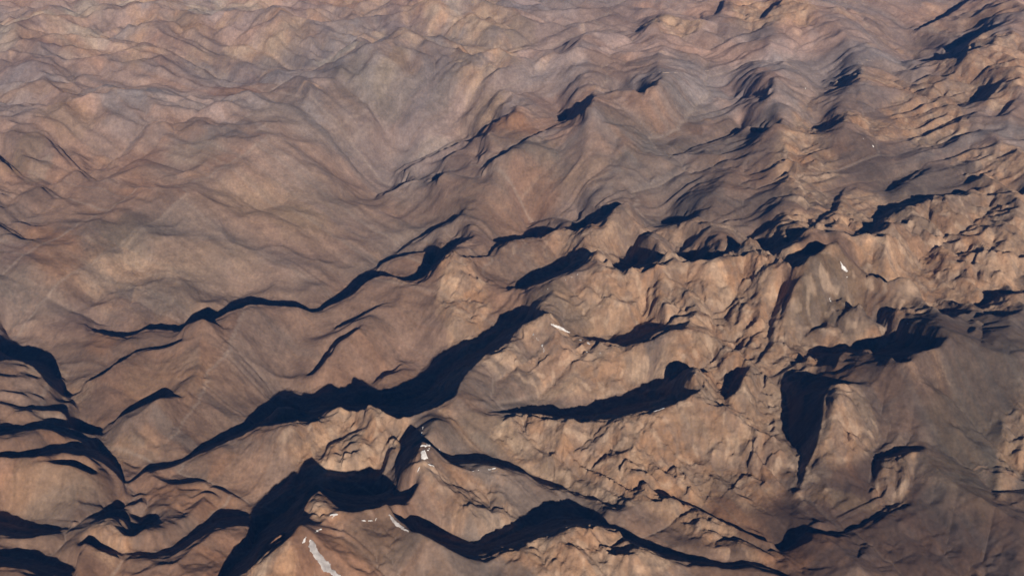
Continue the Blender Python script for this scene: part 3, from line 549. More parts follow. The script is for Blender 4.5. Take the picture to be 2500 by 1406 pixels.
# ------------------------------------------------------------------ colour of the ground (bare rock, scree, oxides, dark shale, painted haze lift far off): stays with the ground
def C_(r,g,b): return np.array([r,g,b],np.float32)
PAL=dict(brown=C_(.190,.118,.082),grey=C_(.155,.116,.094),dark=C_(.042,.029,.025),shale=C_(.080,.060,.050),olive=C_(.085,.066,.044),crag=C_(.275,.165,.100),crag2=C_(.320,.215,.143),red=C_(.190,.090,.055),
 rust=C_(.235,.122,.066),tan=C_(.225,.155,.095),pale=C_(.36,.295,.235),pink=C_(.250,.160,.120),purple=C_(.115,.075,.070),slate=C_(.112,.092,.084))
COL=[
# x,y,rx,ry,strength,turn,colour
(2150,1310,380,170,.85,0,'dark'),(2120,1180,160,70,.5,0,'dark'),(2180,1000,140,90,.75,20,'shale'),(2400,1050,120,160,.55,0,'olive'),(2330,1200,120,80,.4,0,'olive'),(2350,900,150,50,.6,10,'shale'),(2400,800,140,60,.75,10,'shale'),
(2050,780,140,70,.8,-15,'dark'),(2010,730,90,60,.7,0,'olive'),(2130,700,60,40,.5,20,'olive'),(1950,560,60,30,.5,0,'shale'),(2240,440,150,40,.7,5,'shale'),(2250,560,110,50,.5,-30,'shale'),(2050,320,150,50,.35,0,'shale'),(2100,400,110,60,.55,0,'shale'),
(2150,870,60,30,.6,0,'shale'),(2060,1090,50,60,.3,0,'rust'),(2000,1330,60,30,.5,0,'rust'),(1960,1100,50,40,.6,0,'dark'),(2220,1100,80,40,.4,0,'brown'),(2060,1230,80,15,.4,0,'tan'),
(1800,420,180,130,.35,30,'shale'),(1700,560,200,30,.35,0,'slate'),(1480,500,80,40,.4,0,'slate'),(1900,500,120,60,.5,0,'shale'),(1700,330,160,60,.25,0,'olive'),(1540,360,90,40,.35,0,'olive'),(1150,500,200,40,.3,0,'olive'),
(900,1010,30,10,.3,0,'crag'),(1130,1010,110,45,.45,0,'rust'),(1180,1060,120,40,.4,0,'tan'),(1230,950,140,60,.45,0,'grey'),(1330,880,90,45,.5,0,'slate'),(1620,810,60,40,.4,0,'slate'),(1450,830,120,30,.3,0,'shale'),(1380,770,100,60,.4,30,'tan'),
(1300,690,60,20,.3,0,'rust'),(1500,730,110,40,.35,0,'crag'),(1440,1070,40,30,.5,0,'slate'),(1700,1060,40,30,.3,0,'slate'),(1560,1310,90,25,.6,10,'brown'),(1800,1280,110,40,.6,25,'rust'),(1860,1180,60,70,.5,0,'rust'),(1920,1370,60,40,.6,0,'rust'),
(920,1330,160,60,.45,0,'olive'),(830,1280,50,30,.5,0,'rust'),(1060,1330,60,40,.4,0,'slate'),(1100,1180,90,30,.4,0,'rust'),(1060,1130,50,30,.5,0,'shale'),
(260,840,60,35,.8,-20,'rust'),(330,870,120,30,.4,0,'brown'),(560,910,160,60,.45,0,'brown'),(640,1150,160,60,.45,20,'brown'),(760,850,120,60,.3,0,'brown'),(960,720,90,50,.4,0,'brown'),(1150,670,60,30,.3,0,'slate'),
(450,1230,110,40,.7,15,'rust'),(560,1180,80,40,.4,0,'rust'),(330,1300,60,40,.35,0,'rust'),(120,1170,120,30,.5,0,'rust'),(170,1010,90,20,.5,0,'rust'),(160,1080,90,20,.4,0,'rust'),(120,1230,130,50,.35,0,'tan'),(180,1270,160,30,.5,0,'shale'),(90,960,70,40,.4,0,'grey'),
(360,1030,120,60,.35,0,'shale'),(420,950,110,60,.3,0,'tan'),(330,1120,60,40,.35,0,'tan'),(600,800,120,40,.4,0,'slate'),(420,830,110,20,.5,10,'shale'),
(140,650,55,90,.65,-20,'rust'),(240,780,110,50,.45,0,'purple'),(450,640,100,35,.6,0,'rust'),(300,640,60,50,.4,0,'tan'),(400,570,70,40,.65,0,'slate'),(340,600,60,40,.4,0,'olive'),(480,690,120,70,.35,0,'tan'),(250,620,40,30,.5,0,'shale'),(420,730,90,40,.4,0,'shale'),
(640,500,130,50,.6,10,'tan'),(740,560,90,40,.45,0,'tan'),(600,640,40,40,.4,0,'tan'),(580,700,80,50,.3,0,'pink'),(690,640,90,30,.45,15,'slate'),(800,620,90,30,.3,0,'pink'),(780,700,120,40,.3,0,'pink'),(860,500,120,50,.3,0,'olive'),
(40,640,50,30,.55,0,'purple'),(60,540,50,30,.5,0,'slate'),(60,400,60,16,.7,-35,'tan'),(100,420,40,12,.5,-40,'pale'),(180,320,60,30,.5,0,'tan'),(330,400,70,30,.35,0,'red'),(330,480,60,30,.4,0,'rust'),(260,490,50,30,.5,0,'slate'),(460,410,120,30,.35,-20,'grey'),(520,470,60,30,.3,0,'grey'),
(100,460,40,50,.4,0,'shale'),(110,370,70,30,.5,0,'slate'),(270,310,60,20,.5,-20,'slate'),(350,300,60,20,.4,-20,'slate'),(450,330,60,30,.5,0,'rust'),(480,390,60,20,.3,0,'pale'),(700,400,150,50,.45,0,'pink'),(900,390,120,60,.35,0,'pink'),(770,350,90,20,.4,-10,'slate'),
(560,220,60,30,.6,0,'red'),(620,230,80,30,.4,0,'rust'),(740,240,120,40,.4,0,'rust'),(840,210,120,20,.5,25,'slate'),(780,280,80,25,.5,0,'shale'),(900,200,120,40,.4,-20,'slate'),(1050,200,100,70,.65,-20,'slate'),(940,250,90,30,.3,0,'tan'),(960,235,50,14,.5,-25,'tan'),
(1110,230,100,20,.35,-30,'olive'),(1200,275,30,20,.7,0,'tan'),(1180,270,60,20,.4,0,'tan'),(1220,305,70,16,.9,10,'rust'),(1110,340,120,30,.35,0,'pink'),(1060,360,60,20,.4,0,'pale'),(1400,240,120,40,.3,0,'brown'),(1340,260,50,20,.4,0,'red'),
(1270,350,110,25,.4,20,'olive'),(1340,400,110,40,.35,0,'olive'),(1440,370,60,20,.45,0,'pink'),(1480,345,60,20,.5,0,'pink'),(1440,440,60,25,.5,0,'crag'),(1300,500,60,30,.6,0,'red'),(1320,490,50,30,.3,0,'crag'),(1220,480,60,40,.35,0,'pink'),(1560,270,110,30,.35,0,'rust'),
(1560,150,130,40,.4,0,'slate'),(1480,160,60,20,.6,0,'pink'),(1540,180,50,15,.5,0,'pink'),(1660,75,50,14,.9,0,'crag2'),(1800,80,90,40,.25,0,'slate'),(1880,40,70,20,.7,0,'crag2'),(1860,90,70,30,.4,0,'slate'),(1550,30,80,30,.4,0,'purple'),(1480,60,60,40,.25,0,'pink'),
(2030,30,60,20,.4,0,'pink'),(2340,100,140,40,.4,0,'slate'),(2440,30,60,10,.6,0,'crag'),(2420,130,90,20,.4,0,'pink'),(2200,190,90,20,.4,0,'crag'),(2120,205,80,15,.4,0,'crag'),(2300,230,90,40,.4,0,'shale'),(2200,250,70,30,.4,0,'pink'),(1870,200,50,12,.4,0,'red'),(1820,195,60,10,.5,0,'red'),
(1250,30,60,60,.35,0,'purple'),(1270,90,30,30,.5,0,'tan'),(1190,80,40,50,.3,0,'tan'),(1110,60,20,40,.45,0,'pale'),(960,80,26,50,.85,0,'purple'),(1020,90,30,50,.55,0,'purple'),(980,20,24,24,.5,0,'purple'),(940,150,40,20,.4,0,'purple'),(820,60,60,40,.35,0,'pink'),(900,110,20,30,.3,0,'rust'),
(730,70,20,16,.6,0,'purple'),(750,25,30,30,.5,0,'purple'),(830,175,60,7,.85,4,'pale'),(790,185,60,6,.6,0,'pink'),(700,130,60,30,.4,-20,'tan'),(760,130,70,30,.4,-20,'purple'),(640,170,40,12,.4,0,'pink'),(610,180,30,12,.6,0,'purple'),
(460,75,40,20,.55,0,'tan'),(470,90,30,10,.5,0,'crag'),(480,30,30,20,.75,0,'pale'),(580,20,50,14,.75,15,'pale'),(640,20,30,20,.45,0,'pale'),(600,50,20,14,.4,0,'tan'),(230,28,50,12,.75,0,'pale'),(290,15,60,8,.7,-10,'pale'),(200,50,50,14,.6,0,'pale'),(180,45,14,14,.8,0,'pale'),
(60,80,40,12,.7,0,'pale'),(10,90,20,30,.75,0,'pale'),(20,130,30,30,.55,0,'pale'),(120,65,60,14,.5,0,'pale'),(210,95,50,12,.6,0,'pale'),(230,120,30,10,.5,0,'pale'),(120,130,50,18,.6,0,'purple'),(60,100,40,14,.5,0,'purple'),(30,55,60,10,.5,0,'slate'),(310,30,60,12,.6,0,'rust'),(400,15,40,20,.5,0,'rust'),
(160,140,70,20,.4,0,'purple'),(50,200,90,30,.55,0,'purple'),(130,180,40,14,.5,0,'pink'),(60,240,110,14,.6,0,'crag'),(100,230,60,10,.4,0,'pink'),(280,160,60,20,.5,0,'pink'),(380,210,60,14,.4,0,'pink'),(170,195,20,14,.6,0,'shale'),(330,170,24,14,.4,0,'tan'),(400,120,50,40,.3,0,'red'),(530,120,18,40,.6,0,'purple'),(590,160,40,30,.6,0,'purple'),(510,130,40,50,.3,0,'slate'),
(640,330,110,30,.4,-15,'shale'),(560,320,60,20,.4,0,'pink'),(480,310,14,8,.0,0,'dark'),(880,260,60,30,.3,0,'olive'),(820,300,50,30,.4,0,'crag')]
base_n=gn(XX/2600,YY/2600,31)+.6*gn(XX/900,YY/900,32)
t=smooth(-.5,.6,base_n)[...,None]
CC=PAL['brown']*(1-t)+PAL['grey']*t
tb=smooth(.15,.75,gn(XX/1400,YY/1400,33)+.18*STR2)[...,None]; CC=CC*(1-.45*tb)+PAL['pink']*.45*tb
tb=smooth(.2,.8,gn(XX/1200,YY/1200,34)+.18*STR2)[...,None]; CC=CC*(1-.5*tb)+PAL['shale']*.5*tb
haze_lift=smooth(12500,18500,R)[...,None]; CC=CC*(1+haze_lift*np.array([.40,.50,.72],np.float32))  # distant haze painted into the ground colour: paler and bluer with range
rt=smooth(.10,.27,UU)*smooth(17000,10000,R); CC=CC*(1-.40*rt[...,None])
lf=smooth(-.05,-.2,UU)*smooth(13000,9000,R); CC=CC*(1+lf[...,None]*np.array([.06,-.05,-.13],np.float32))
# bare rock
rn=smooth(.25,.7,ROCK+.25*WOB+.10*STR); q=smooth(-.5,.5,gn(XX/260,YY/260,35)+.3*gn(XX/90,YY/90,36))[...,None]
CC=CC*(1-rn[...,None]*.8)+(PAL['crag']*(1-q)+PAL['crag2']*q)*rn[...,None]*.8
DET=WOB*.5+.2*STR2+.35*gn(XX/160,YY/160,37)
def blob_mask(b):
    x,y,rx,ry,s,ang=b[:6]; ang=math.radians(ang); u,v=toUV((x,y)); su,sv=uvscale((x,y)); m=max(rx,ry)*1.9
    i0,i1=int(max(0,(u[0]-m*su-U0)/DU)),int(min(NU,(u[0]+m*su-U0)/DU)); j0,j1=int(max(0,(v[0]-m*sv-V0)/DU)),int(min(NV,(v[0]+m*sv-V0)/DU))
    if i1-i0<2 or j1-j0<2: return None
    dx=(UU[j0:j1,i0:i1]-u[0])/su; dy=-(VV[j0:j1,i0:i1]-v[0])/sv
    ex=dx*math.cos(ang)+dy*math.sin(ang); ey=-dx*math.sin(ang)+dy*math.cos(ang)
    d=np.sqrt((ex/rx)**2+(ey/ry)**2)+DET[j0:j1,i0:i1]*.6
    return (slice(j0,j1),slice(i0,i1)),(s*.68*smooth(1.25,.55,d))[...,None].astype(np.float32)
for b in COL:
    r_=blob_mask(b)
    if r_ is None: continue
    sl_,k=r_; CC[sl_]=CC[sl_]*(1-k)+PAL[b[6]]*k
tn=[up_full(blur(t_,1)) for t_ in TONE[:4]]
CC*=(1+.20*tn[0]+.24*tn[2])[...,None]
hm_=np.clip(tn[1]+.8*tn[3],-.6,.6)[...,None]; CC*=1+hm_*np.array([.10,-.01,-.12],np.float32)
# streaks of scree down the slopes, outwash in the channels, darker steep gullies, strata
gj,gi=grad(blur(H,2)); SL=np.hypot(gj,gi)
fan=smooth(1.5,2.6,FL)*(1-.4*ROCK)*(1-.7*rt)
CC*=(1+.04*np.clip(STR2,-2,2)*smooth(.1,.4,SL)+.05*np.clip(STR,-2.2,2.2))[...,None]
CC=CC*(1-.45*fan[...,None])+np.array([.26,.205,.17])*.45*fan[...,None]
chn=smooth(.9,1.5,FL)*smooth(2.1,1.6,FL)*smooth(.15,.4,SL); CC*=(1-.10*chn)[...,None]
strata=gn(lay*1.1,lay*0+.37+XX/4000,38)+.6*gn(lay*3.1,XX/3000,39)
CC*=(1+.20*strata*smooth(.25,.6,SL)*(.35+.65*ROCK))[...,None]
CC*=(1+.04*WOB+.05*gn(XX/75,YY/75,40))[...,None]
CC=np.clip(CC,.02,.8).astype(np.float32)
log('colour')
# ------------------------------------------------------------------ mesh of the country
MDU,MDV=(.00075,.0016)
def axis(parts):
    o=[parts[0][0]]
    for a,b,s in parts:
        n=max(1,int(round((b-a)/s))); o+=list(a+(b-a)*(np.arange(n)+1)/n)
    return np.array(o)
mu=axis([(-1.35,U0,.03),(U0,-0.50,.004),(-0.50,0.50,MDU),(0.50,U1,.004),(U1,1.35,.03)])
mv=axis([(math.log(2500),V0,.03),(V0,math.log(6500),.005),(math.log(6500),math.log(24000),MDV),(math.log(24000),V1,.008),(V1,math.log(150000),.025)])
MU,MV=np.meshgrid(mu,mv); JJ=(MV-V0)/DU; II=(MU-U0)/DU
MH=samp(H,JJ,II); MR=np.exp(MV); MX=MR*np.sin(MU); MY=MR*np.cos(MU)
outu=np.maximum(np.maximum(U0-MU,MU-U1),np.maximum(V0-MV,MV-V1)); ob=smooth(0,.12,outu)
far=700+gn(MX/5200,MY/5200,61)*380+rid(gn(MX/2300,MY/2300,62))*190+gn(MX/1100,MY/1100,63)*90
MH=MH*(1-ob)+far*ob
rk=samp(ROCK,JJ,II); nsz=smooth(30000,9000,MR)
MH+=(rid(gn(MX/42,MY/42,21))*3.2*(.08+rk)+gn(MX/21,MY/21,22)*1.6*(.12+rk))*nsz
MNS=samp(NEARSH,JJ,II)
w1=gn(MX/420,MY/420,51); w2=gn(MX/170,MY/170,52); w3=gn(MX/80,MY/80,53)
def steps(L,ang,wa,wb,seed):
    ca,sa=math.cos(ang),math.sin(ang)
    p=(MX*ca+MY*sa)/L+w1*wa+w2*wb+w3*wb*.35; f=p-np.floor(p)
    return np.minimum((1-f),f*9)      # sharp face on one side, long back on the other
a1=smooth(.0,.55,gn(MX/380,MY/520,54)+.25*w2)*smooth(.35,.9,rk+.2*w1); a2=smooth(-.05,.5,gn(MX/230,MY/300,55)+.2*w3)*smooth(.25,.85,rk)
a3=smooth(.05,.6,gn(MX/600,MY/500,56))*smooth(.25,.8,rk)
fs_=smooth(15500,11500,MR)*.8+.2
MH+=steps(230,.30,.8,.35,1)*44*a1*fs_*(.4+.6*MNS)+steps(105,.42,1.1,.45,2)*20*a2*fs_+steps(190,-.5,.8,.4,3)*24*a3*(.3+.7*MNS)
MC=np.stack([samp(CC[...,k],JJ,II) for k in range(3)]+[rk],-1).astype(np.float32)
pat=smooth(.05,.35,gn(MX/130+w1,MY/150+w2,71)+.4*gn(MX/50,MY/55,72))*smooth(.3,.7,rk)
MC[...,:3]=MC[...,:3]*(1-.42*pat[...,None])+PAL['grey']*.95*.42*pat[...,None]
pat=smooth(.25,.6,gn(MX/95+w2,MY/105,73)+.3*w3)*smooth(.3,.8,rk)
MC[...,:3]=MC[...,:3]*(1-.45*pat[...,None])+np.array([.40,.29,.21],np.float32)*.45*pat[...,None]
MC[...,:3]*=(1+.09*gn(MX/60,MY/66,74)+.14*gn(MX/24,MY/27,75))[...,None]
nr,nc=MX.shape
log('mesh grid',nr,nc)
def new_mesh(name,co,quads,col=None):
    me=bpy.data.meshes.new(name)
    me.vertices.add(len(co)); me.vertices.foreach_set('co',np.ascontiguousarray(co,np.float32).ravel())
    me.loops.add(quads.size); me.loops.foreach_set('vertex_index',np.ascontiguousarray(quads,np.int32).ravel())
    me.polygons.add(len(quads)); me.polygons.foreach_set('loop_start',np.arange(0,quads.size,4,dtype=np.int32))
    me.polygons.foreach_set('use_smooth',np.ones(len(quads),bool))
    me.update(calc_edges=True)
    if col is not None:
        a=me.color_attributes.new('ground','FLOAT_COLOR','POINT'); a.data.foreach_set('color',np.ascontiguousarray(col,np.float32).ravel())
    return me
# material: geology colour, grain and pebble relief
gm=bpy.data.materials.new('ground_rock'); gm.use_nodes=True; N=gm.node_tree.nodes; Lk=gm.node_tree.links.new; bs=N['Principled BSDF']
bs.inputs['Diffuse Roughness'].default_value=0.25; bs.inputs['Roughness'].default_value=.95; bs.inputs['Specular IOR Level'].default_value=.15
at=N.new('ShaderNodeVertexColor'); at.layer_name='ground'
ge=N.new('ShaderNodeNewGeometry')
def noise(scale,det,rough=.6,dist=0):
    n=N.new('ShaderNodeTexNoise'); n.inputs['Scale'].default_value=scale; n.inputs['Detail'].default_value=det; n.inputs['Roughness'].default_value=rough; n.inputs['Distortion'].default_value=dist; Lk(ge.outputs['Position'],n.inputs['Vector']); return n
n1=noise(.035,6,.7); n2=noise(.006,5,.6,.6)
mr=N.new('ShaderNodeMapRange'); mr.inputs['From Min'].default_value=.3; mr.inputs['From Max'].default_value=.7; mr.inputs['To Min'].default_value=.82; mr.inputs['To Max'].default_value=1.18; Lk(n1.outputs['Fac'],mr.inputs['Value'])
mr2=N.new('ShaderNodeMapRange'); mr2.inputs['From Min'].default_value=.3; mr2.inputs['From Max'].default_value=.7; mr2.inputs['To Min'].default_value=.86; mr2.inputs['To Max'].default_value=1.14; Lk(n2.outputs['Fac'],mr2.inputs['Value'])
n4=noise(.0085,8,.62,1.6); mr4=N.new('ShaderNodeMapRange'); mr4.inputs['From Min'].default_value=.47; mr4.inputs['From Max'].default_value=.53; mr4.inputs['To Min'].default_value=.96; mr4.inputs['To Max'].default_value=1.04; Lk(n4.outputs['Fac'],mr4.inputs['Value'])
m4=N.new('ShaderNodeMath'); m4.operation='MULTIPLY'; Lk(mr2.outputs[0],m4.inputs[0]); Lk(mr4.outputs[0],m4.inputs[1])
mm=N.new('ShaderNodeMath'); mm.operation='MULTIPLY'; Lk(mr.outputs[0],mm.inputs[0]); Lk(m4.outputs[0],mm.inputs[1])
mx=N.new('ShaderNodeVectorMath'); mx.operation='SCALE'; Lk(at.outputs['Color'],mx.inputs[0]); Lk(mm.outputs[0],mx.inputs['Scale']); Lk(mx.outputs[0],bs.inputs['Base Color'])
n3=noise(.028,5,.7); bp=N.new('ShaderNodeBump'); bp.inputs['Distance'].default_value=20.; Lk(n3.outputs['Fac'],bp.inputs['Height'])
ma=N.new('ShaderNodeMath'); ma.operation='MULTIPLY_ADD'; ma.inputs[1].default_value=.55; ma.inputs[2].default_value=.22; Lk(at.outputs['Alpha'],ma.inputs[0]); Lk(ma.outputs[0],bp.inputs['Strength']); Lk(bp.outputs[0],bs.inputs['Normal'])
co=np.stack([MX,MY,MH],-1).reshape(-1,3)
idx=(np.arange(nr-1)[:,None]*nc+np.arange(nc-1)[None]); quads=np.stack([idx,idx+1,idx+nc+1,idx+nc],-1).reshape(-1,4)
#@@PART
# every mountain is its own piece of the setting: the country is parted along its valleys
SEEDS=[((870,1330),'olive brown mountain shoulder with a grey snow tongue at the bottom edge'),((1420,1320),'craggy tan mountain with a long arched shadow behind it at the bottom edge'),
((1130,1190),'rounded ochre mountain with a curved white snow streak near its top'),((860,1030),'steep orange cliff wall right above the black shadow of the pointed peak'),
((560,1150),'smooth reddish brown slope running down into the left gorge'),((1560,1120),'wide banded tan rock face in the lower centre'),((1330,840),'grey brown peak streaked with thin snow beside a lens of snow'),
((1450,670),'peak with a thin white snow line along its left ridge'),((1730,680),'broad rugged tan mountain behind the right gorge'),((1100,650),'small pointed crag with cracks running down its left side'),
((540,800),'smooth grey brown pyramid mountain between the left gorge and the great shadow'),((420,600),'broad rounded mountain mottled with dark patches at the left'),((880,190),'grey pyramid mountain in the upper middle with long diagonal spurs'),
((1050,160),'dark grey dome just right of the grey pyramid mountain'),((1540,530),'pointed orange crag with a blocky shadow on its left'),((1880,330),'split dark peak with striped slopes fanning to the lower left'),
((2040,620),'dark summit carrying the largest snow patch at the right'),((2210,900),'smooth dark mountain with pale scree streaks at the lower right'),((2370,480),'dark humped mountain with a winding black gully on its left'),
((2400,790),'smooth grey mountain at the right edge behind two small shadows'),((2300,90),'hazy mountain at the upper right with long thin shadows'),((1900,20),'pale rocky summit on the top edge at the right'),
((1640,70),'bright tan rock knob near the top edge'),((480,40),'far mountain with white chalky streaks at the top left'),((1120,20),'far mountain with purple rock islands between pale fans'),
((90,1080),'low rounded reddish hills left of the gorge'),((2110,310),'bright orange rock outcrop ridge in the upper right'),((180,300),'diagonal brown ridges at the left edge'),((1430,260),'dark mountain whose peak throws a rounded shadow to the left'),
((60,120),'far mountain with pale scree at the top left corner'),((760,480),'yellowish slope in the middle left'),((2180,1330),'very dark brown plain slope in the bottom right corner'),((2330,680),'rugged brown mountain face at the right edge'),((1640,350),'smooth grey mountain with pale curved streaks in the upper middle')]
q=6; HC=blur(H,10)[::q,::q]; import heapq
lab=np.full(HC.shape,-1,int); hp=[]
for k,(p,_) in enumerate(SEEDS):
    u,v=toUV(p); j=int(np.clip((v[0]-V0)/DU/q,0,HC.shape[0]-1)); i=int(np.clip((u[0]-U0)/DU/q,0,HC.shape[1]-1)); heapq.heappush(hp,(-float(HC[j,i])-1e4,j,i,k))
HL=HC.tolist(); nj,ni=HC.shape; done=0; labl=lab.tolist()
while hp:
    c,j,i,k=heapq.heappop(hp)
    if labl[j][i]>=0: continue
    labl[j][i]=k
    for dj,di in ((1,0),(-1,0),(0,1),(0,-1)):
        a_,b_=j+dj,i+di
        if 0<=a_<nj and 0<=b_<ni and labl[a_][b_]<0: heapq.heappush(hp,(max(c,-HL[a_][b_]) if c>-9e3 else -HL[a_][b_],a_,b_,k))
lab=np.array(labl)
cj=JJ[:-1,:-1]+.5*np.diff(JJ,axis=0)[:,:-1]; ci=II[:-1,:-1]+.5*np.diff(II,axis=1)[:-1]
LQ=lab[np.clip((cj/q+gn(ci/9,cj/9,81)*.8).round().astype(int),0,nj-1),np.clip((ci/q+gn(ci/9,cj/9,82)*.8).round().astype(int),0,ni-1)].copy()
outq=(outu[:-1,:-1]>.0)|(cj>NV)|(cj<0)|(ci<0)|(ci>NU); LQ[outq]=len(SEEDS)
LQf=LQ.ravel(); MCf=MC.reshape(-1,4)
for k in range(len(SEEDS)+1):
    sel=quads[LQf==k]
    if not len(sel): continue
    uq,inv=np.unique(sel,return_inverse=True)
    nm_='mountain' if k<len(SEEDS) else 'terrain'
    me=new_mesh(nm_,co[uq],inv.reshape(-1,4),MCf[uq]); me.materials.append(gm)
    o=bpy.data.objects.new(nm_,me); sc.collection.objects.link(o); o['kind']='structure'
    o['label']=SEEDS[k][1] if k<len(SEEDS) else 'brown mountain country running on beyond the picture'
log('mountains',len(co),len(quads))
# ------------------------------------------------------------------ snow and tracks lying on the ground
def surf(u,v):
    j=np.interp(v,mv,np.arange(len(mv))); i=np.interp(u,mu,np.arange(len(mu))); return samp(MH,j,i)
def hit(px):
    """where the line of sight through a survey point meets the ground"""
    d=ray(np.atleast_2d(px)); out=np.zeros((len(d),2)); alive=np.ones(len(d),bool); k0=(CAM_H-1900)/-d[:,2]; stp_=(CAM_H)/-d[:,2]/500
    for n in range(260):
        t=k0+n*stp_; x,y,z=d[:,0]*t,d[:,1]*t,CAM_H+d[:,2]*t; u,v=touv(x,y); h=surf(u,v); nw=alive&(z<=h)
        out[nw,0]=u[nw]; out[nw,1]=v[nw]; alive&=~nw
        if not alive.any(): break
    return out[:,0],out[:,1]
def project(x,y,z):
    zc=y*cp_-(z-CAM_H)*sp_; yc=y*sp_+(z-CAM_H)*cp_; return IW/2+FPX*x/zc, IH/2-FPX*yc/zc
def drape(name,shapes,mat,lift,parent=None,rag=2.5,brk=0.,seed=0,stp=.00032,thick=5.):
    pts=np.vstack([np.asarray(s_[1]) for s_ in shapes]); u,v=hit(pts); mg=16
    su,sv=uvscale(pts.mean(0)); u0,u1=u.min()-mg*su,u.max()+mg*su; v0,v1=v.min()-mg*sv*1.6,v.max()+mg*sv*1.6
    uu_=np.arange(u0,u1,stp); vv_=np.arange(v0,v1,stp*1.6); U_,V_=np.meshgrid(uu_,vv_); r_=np.exp(V_); x=r_*np.sin(U_); y=r_*np.cos(U_); z=surf(U_,V_)
    px,py=project(x,y,z); wx=gn(x/70,y/70,90+seed)*rag*1.5+gn(x/24,y/24,91+seed)*rag*1.1+gn(x/12,y/12,92+seed)*rag*.6
    f=np.full(px.shape,-9.)
    for s_ in shapes:
        if s_[0]=='poly':
            pl=np.asarray(s_[1]); ins=inpoly(pl,px,py); d=np.full(px.shape,1e9); P_=np.vstack([pl,pl[:1]]); 
        else: ins=None; s_=(s_[0],s_[1],s_[2]*.75); P_=np.asarray(s_[1]); d=np.full(px.shape,1e9)
        for k in range(len(P_)-1):
            ax,ay=P_[k]; bx,by=P_[k+1]; L2=(bx-ax)**2+(by-ay)**2+1e-9; t=np.clip(((px-ax)*(bx-ax)+(py-ay)*(by-ay))/L2,0,1)
            d=np.minimum(d,np.hypot(px-ax-t*(bx-ax),py-ay-t*(by-ay)))
        g_=np.where(ins,d,-d) if ins is not None else s_[2]-d
        f=np.maximum(f,g_)
    f=f+wx-brk*np.maximum(0,gn(x/55,y/55,93+seed)*3+.6)
    inn=f>0; qd=inn[:-1,:-1]&inn[1:,:-1]&inn[:-1,1:]&inn[1:,1:]
    if qd.sum()<2: log('empty',name); return None
    ns=U_.shape[1]; id_=(np.arange(U_.shape[0]-1)[:,None]*ns+np.arange(ns-1)[None])[qd]; qs=np.stack([id_,id_+1,id_+ns+1,id_+ns],-1)
    edge=np.zeros(U_.shape,bool); full=np.ones(U_.shape,bool); full[1:-1,1:-1]=qd[:-1,:-1]&qd[1:,:-1]&qd[:-1,1:]&qd[1:,1:]; edge=~full
    zz=z+np.where(edge,-1.,lift+thick*smooth(0,6,f)); cc=np.stack([x,y,zz],-1).reshape(-1,3); uq,inv=np.unique(qs,return_inverse=True)
    iq=inv.reshape(-1,4); cm=np.arange(len(uq))
    while True:                                     # separate pieces become separate objects
        m_=cm[iq].min(1); c2=cm.copy(); np.minimum.at(c2,iq.ravel(),np.repeat(m_,4))
        if (c2==cm).all(): break
        cm=c2
    comp=cm[iq[:,0]]; ids,n_=np.unique(comp,return_counts=True); ids=ids[np.argsort(-n_)]; n_=np.sort(n_)[::-1]; res=[]
    for c_,k_ in zip(ids,n_):
        if k_<5 and len(res): continue
        q_=iq[comp==c_]; u2,i2=np.unique(q_,return_inverse=True); me=new_mesh(name,cc[uq][u2],i2.reshape(-1,4)); me.materials.append(mat); o=bpy.data.objects.new(name,me); sc.collection.objects.link(o); res.append(o)
    return res
def simple_mat(name,c1,c2,scale,rough=.9):
    m=bpy.data.materials.new(name); m.use_nodes=True; n=m.node_tree.nodes; l=m.node_tree.links.new; b=n['Principled BSDF']; b.inputs['Roughness'].default_value=rough; b.inputs['Diffuse Roughness'].default_value=1.
    b.inputs['Specular IOR Level'].default_value=.2
    g_=n.new('ShaderNodeNewGeometry'); t=n.new('ShaderNodeTexNoise'); t.inputs['Scale'].default_value=scale; t.inputs['Detail'].default_value=6; l(g_.outputs['Position'],t.inputs['Vector'])
    r=n.new('ShaderNodeValToRGB'); r.color_ramp.elements[0].position=.35; r.color_ramp.elements[1].position=.65; r.color_ramp.elements[0].color=(*c1,1); r.color_ramp.elements[1].color=(*c2,1); l(t.outputs['Fac'],r.inputs[0]); l(r.outputs[0],b.inputs['Base Color'])
    bp=n.new('ShaderNodeBump'); bp.inputs['Distance'].default_value=5; bp.inputs['Strength'].default_value=.4; l(t.outputs['Fac'],bp.inputs['Height']); l(bp.outputs[0],b.inputs['Normal']); return m
snow=simple_mat('old_snow',(.42,.40,.39),(.60,.59,.59),.03); dirty=simple_mat('dirty_snow',(.24,.22,.215),(.42,.40,.395),.02); dust=simple_mat('track_dust',(.27,.20,.155),(.36,.275,.215),.02)
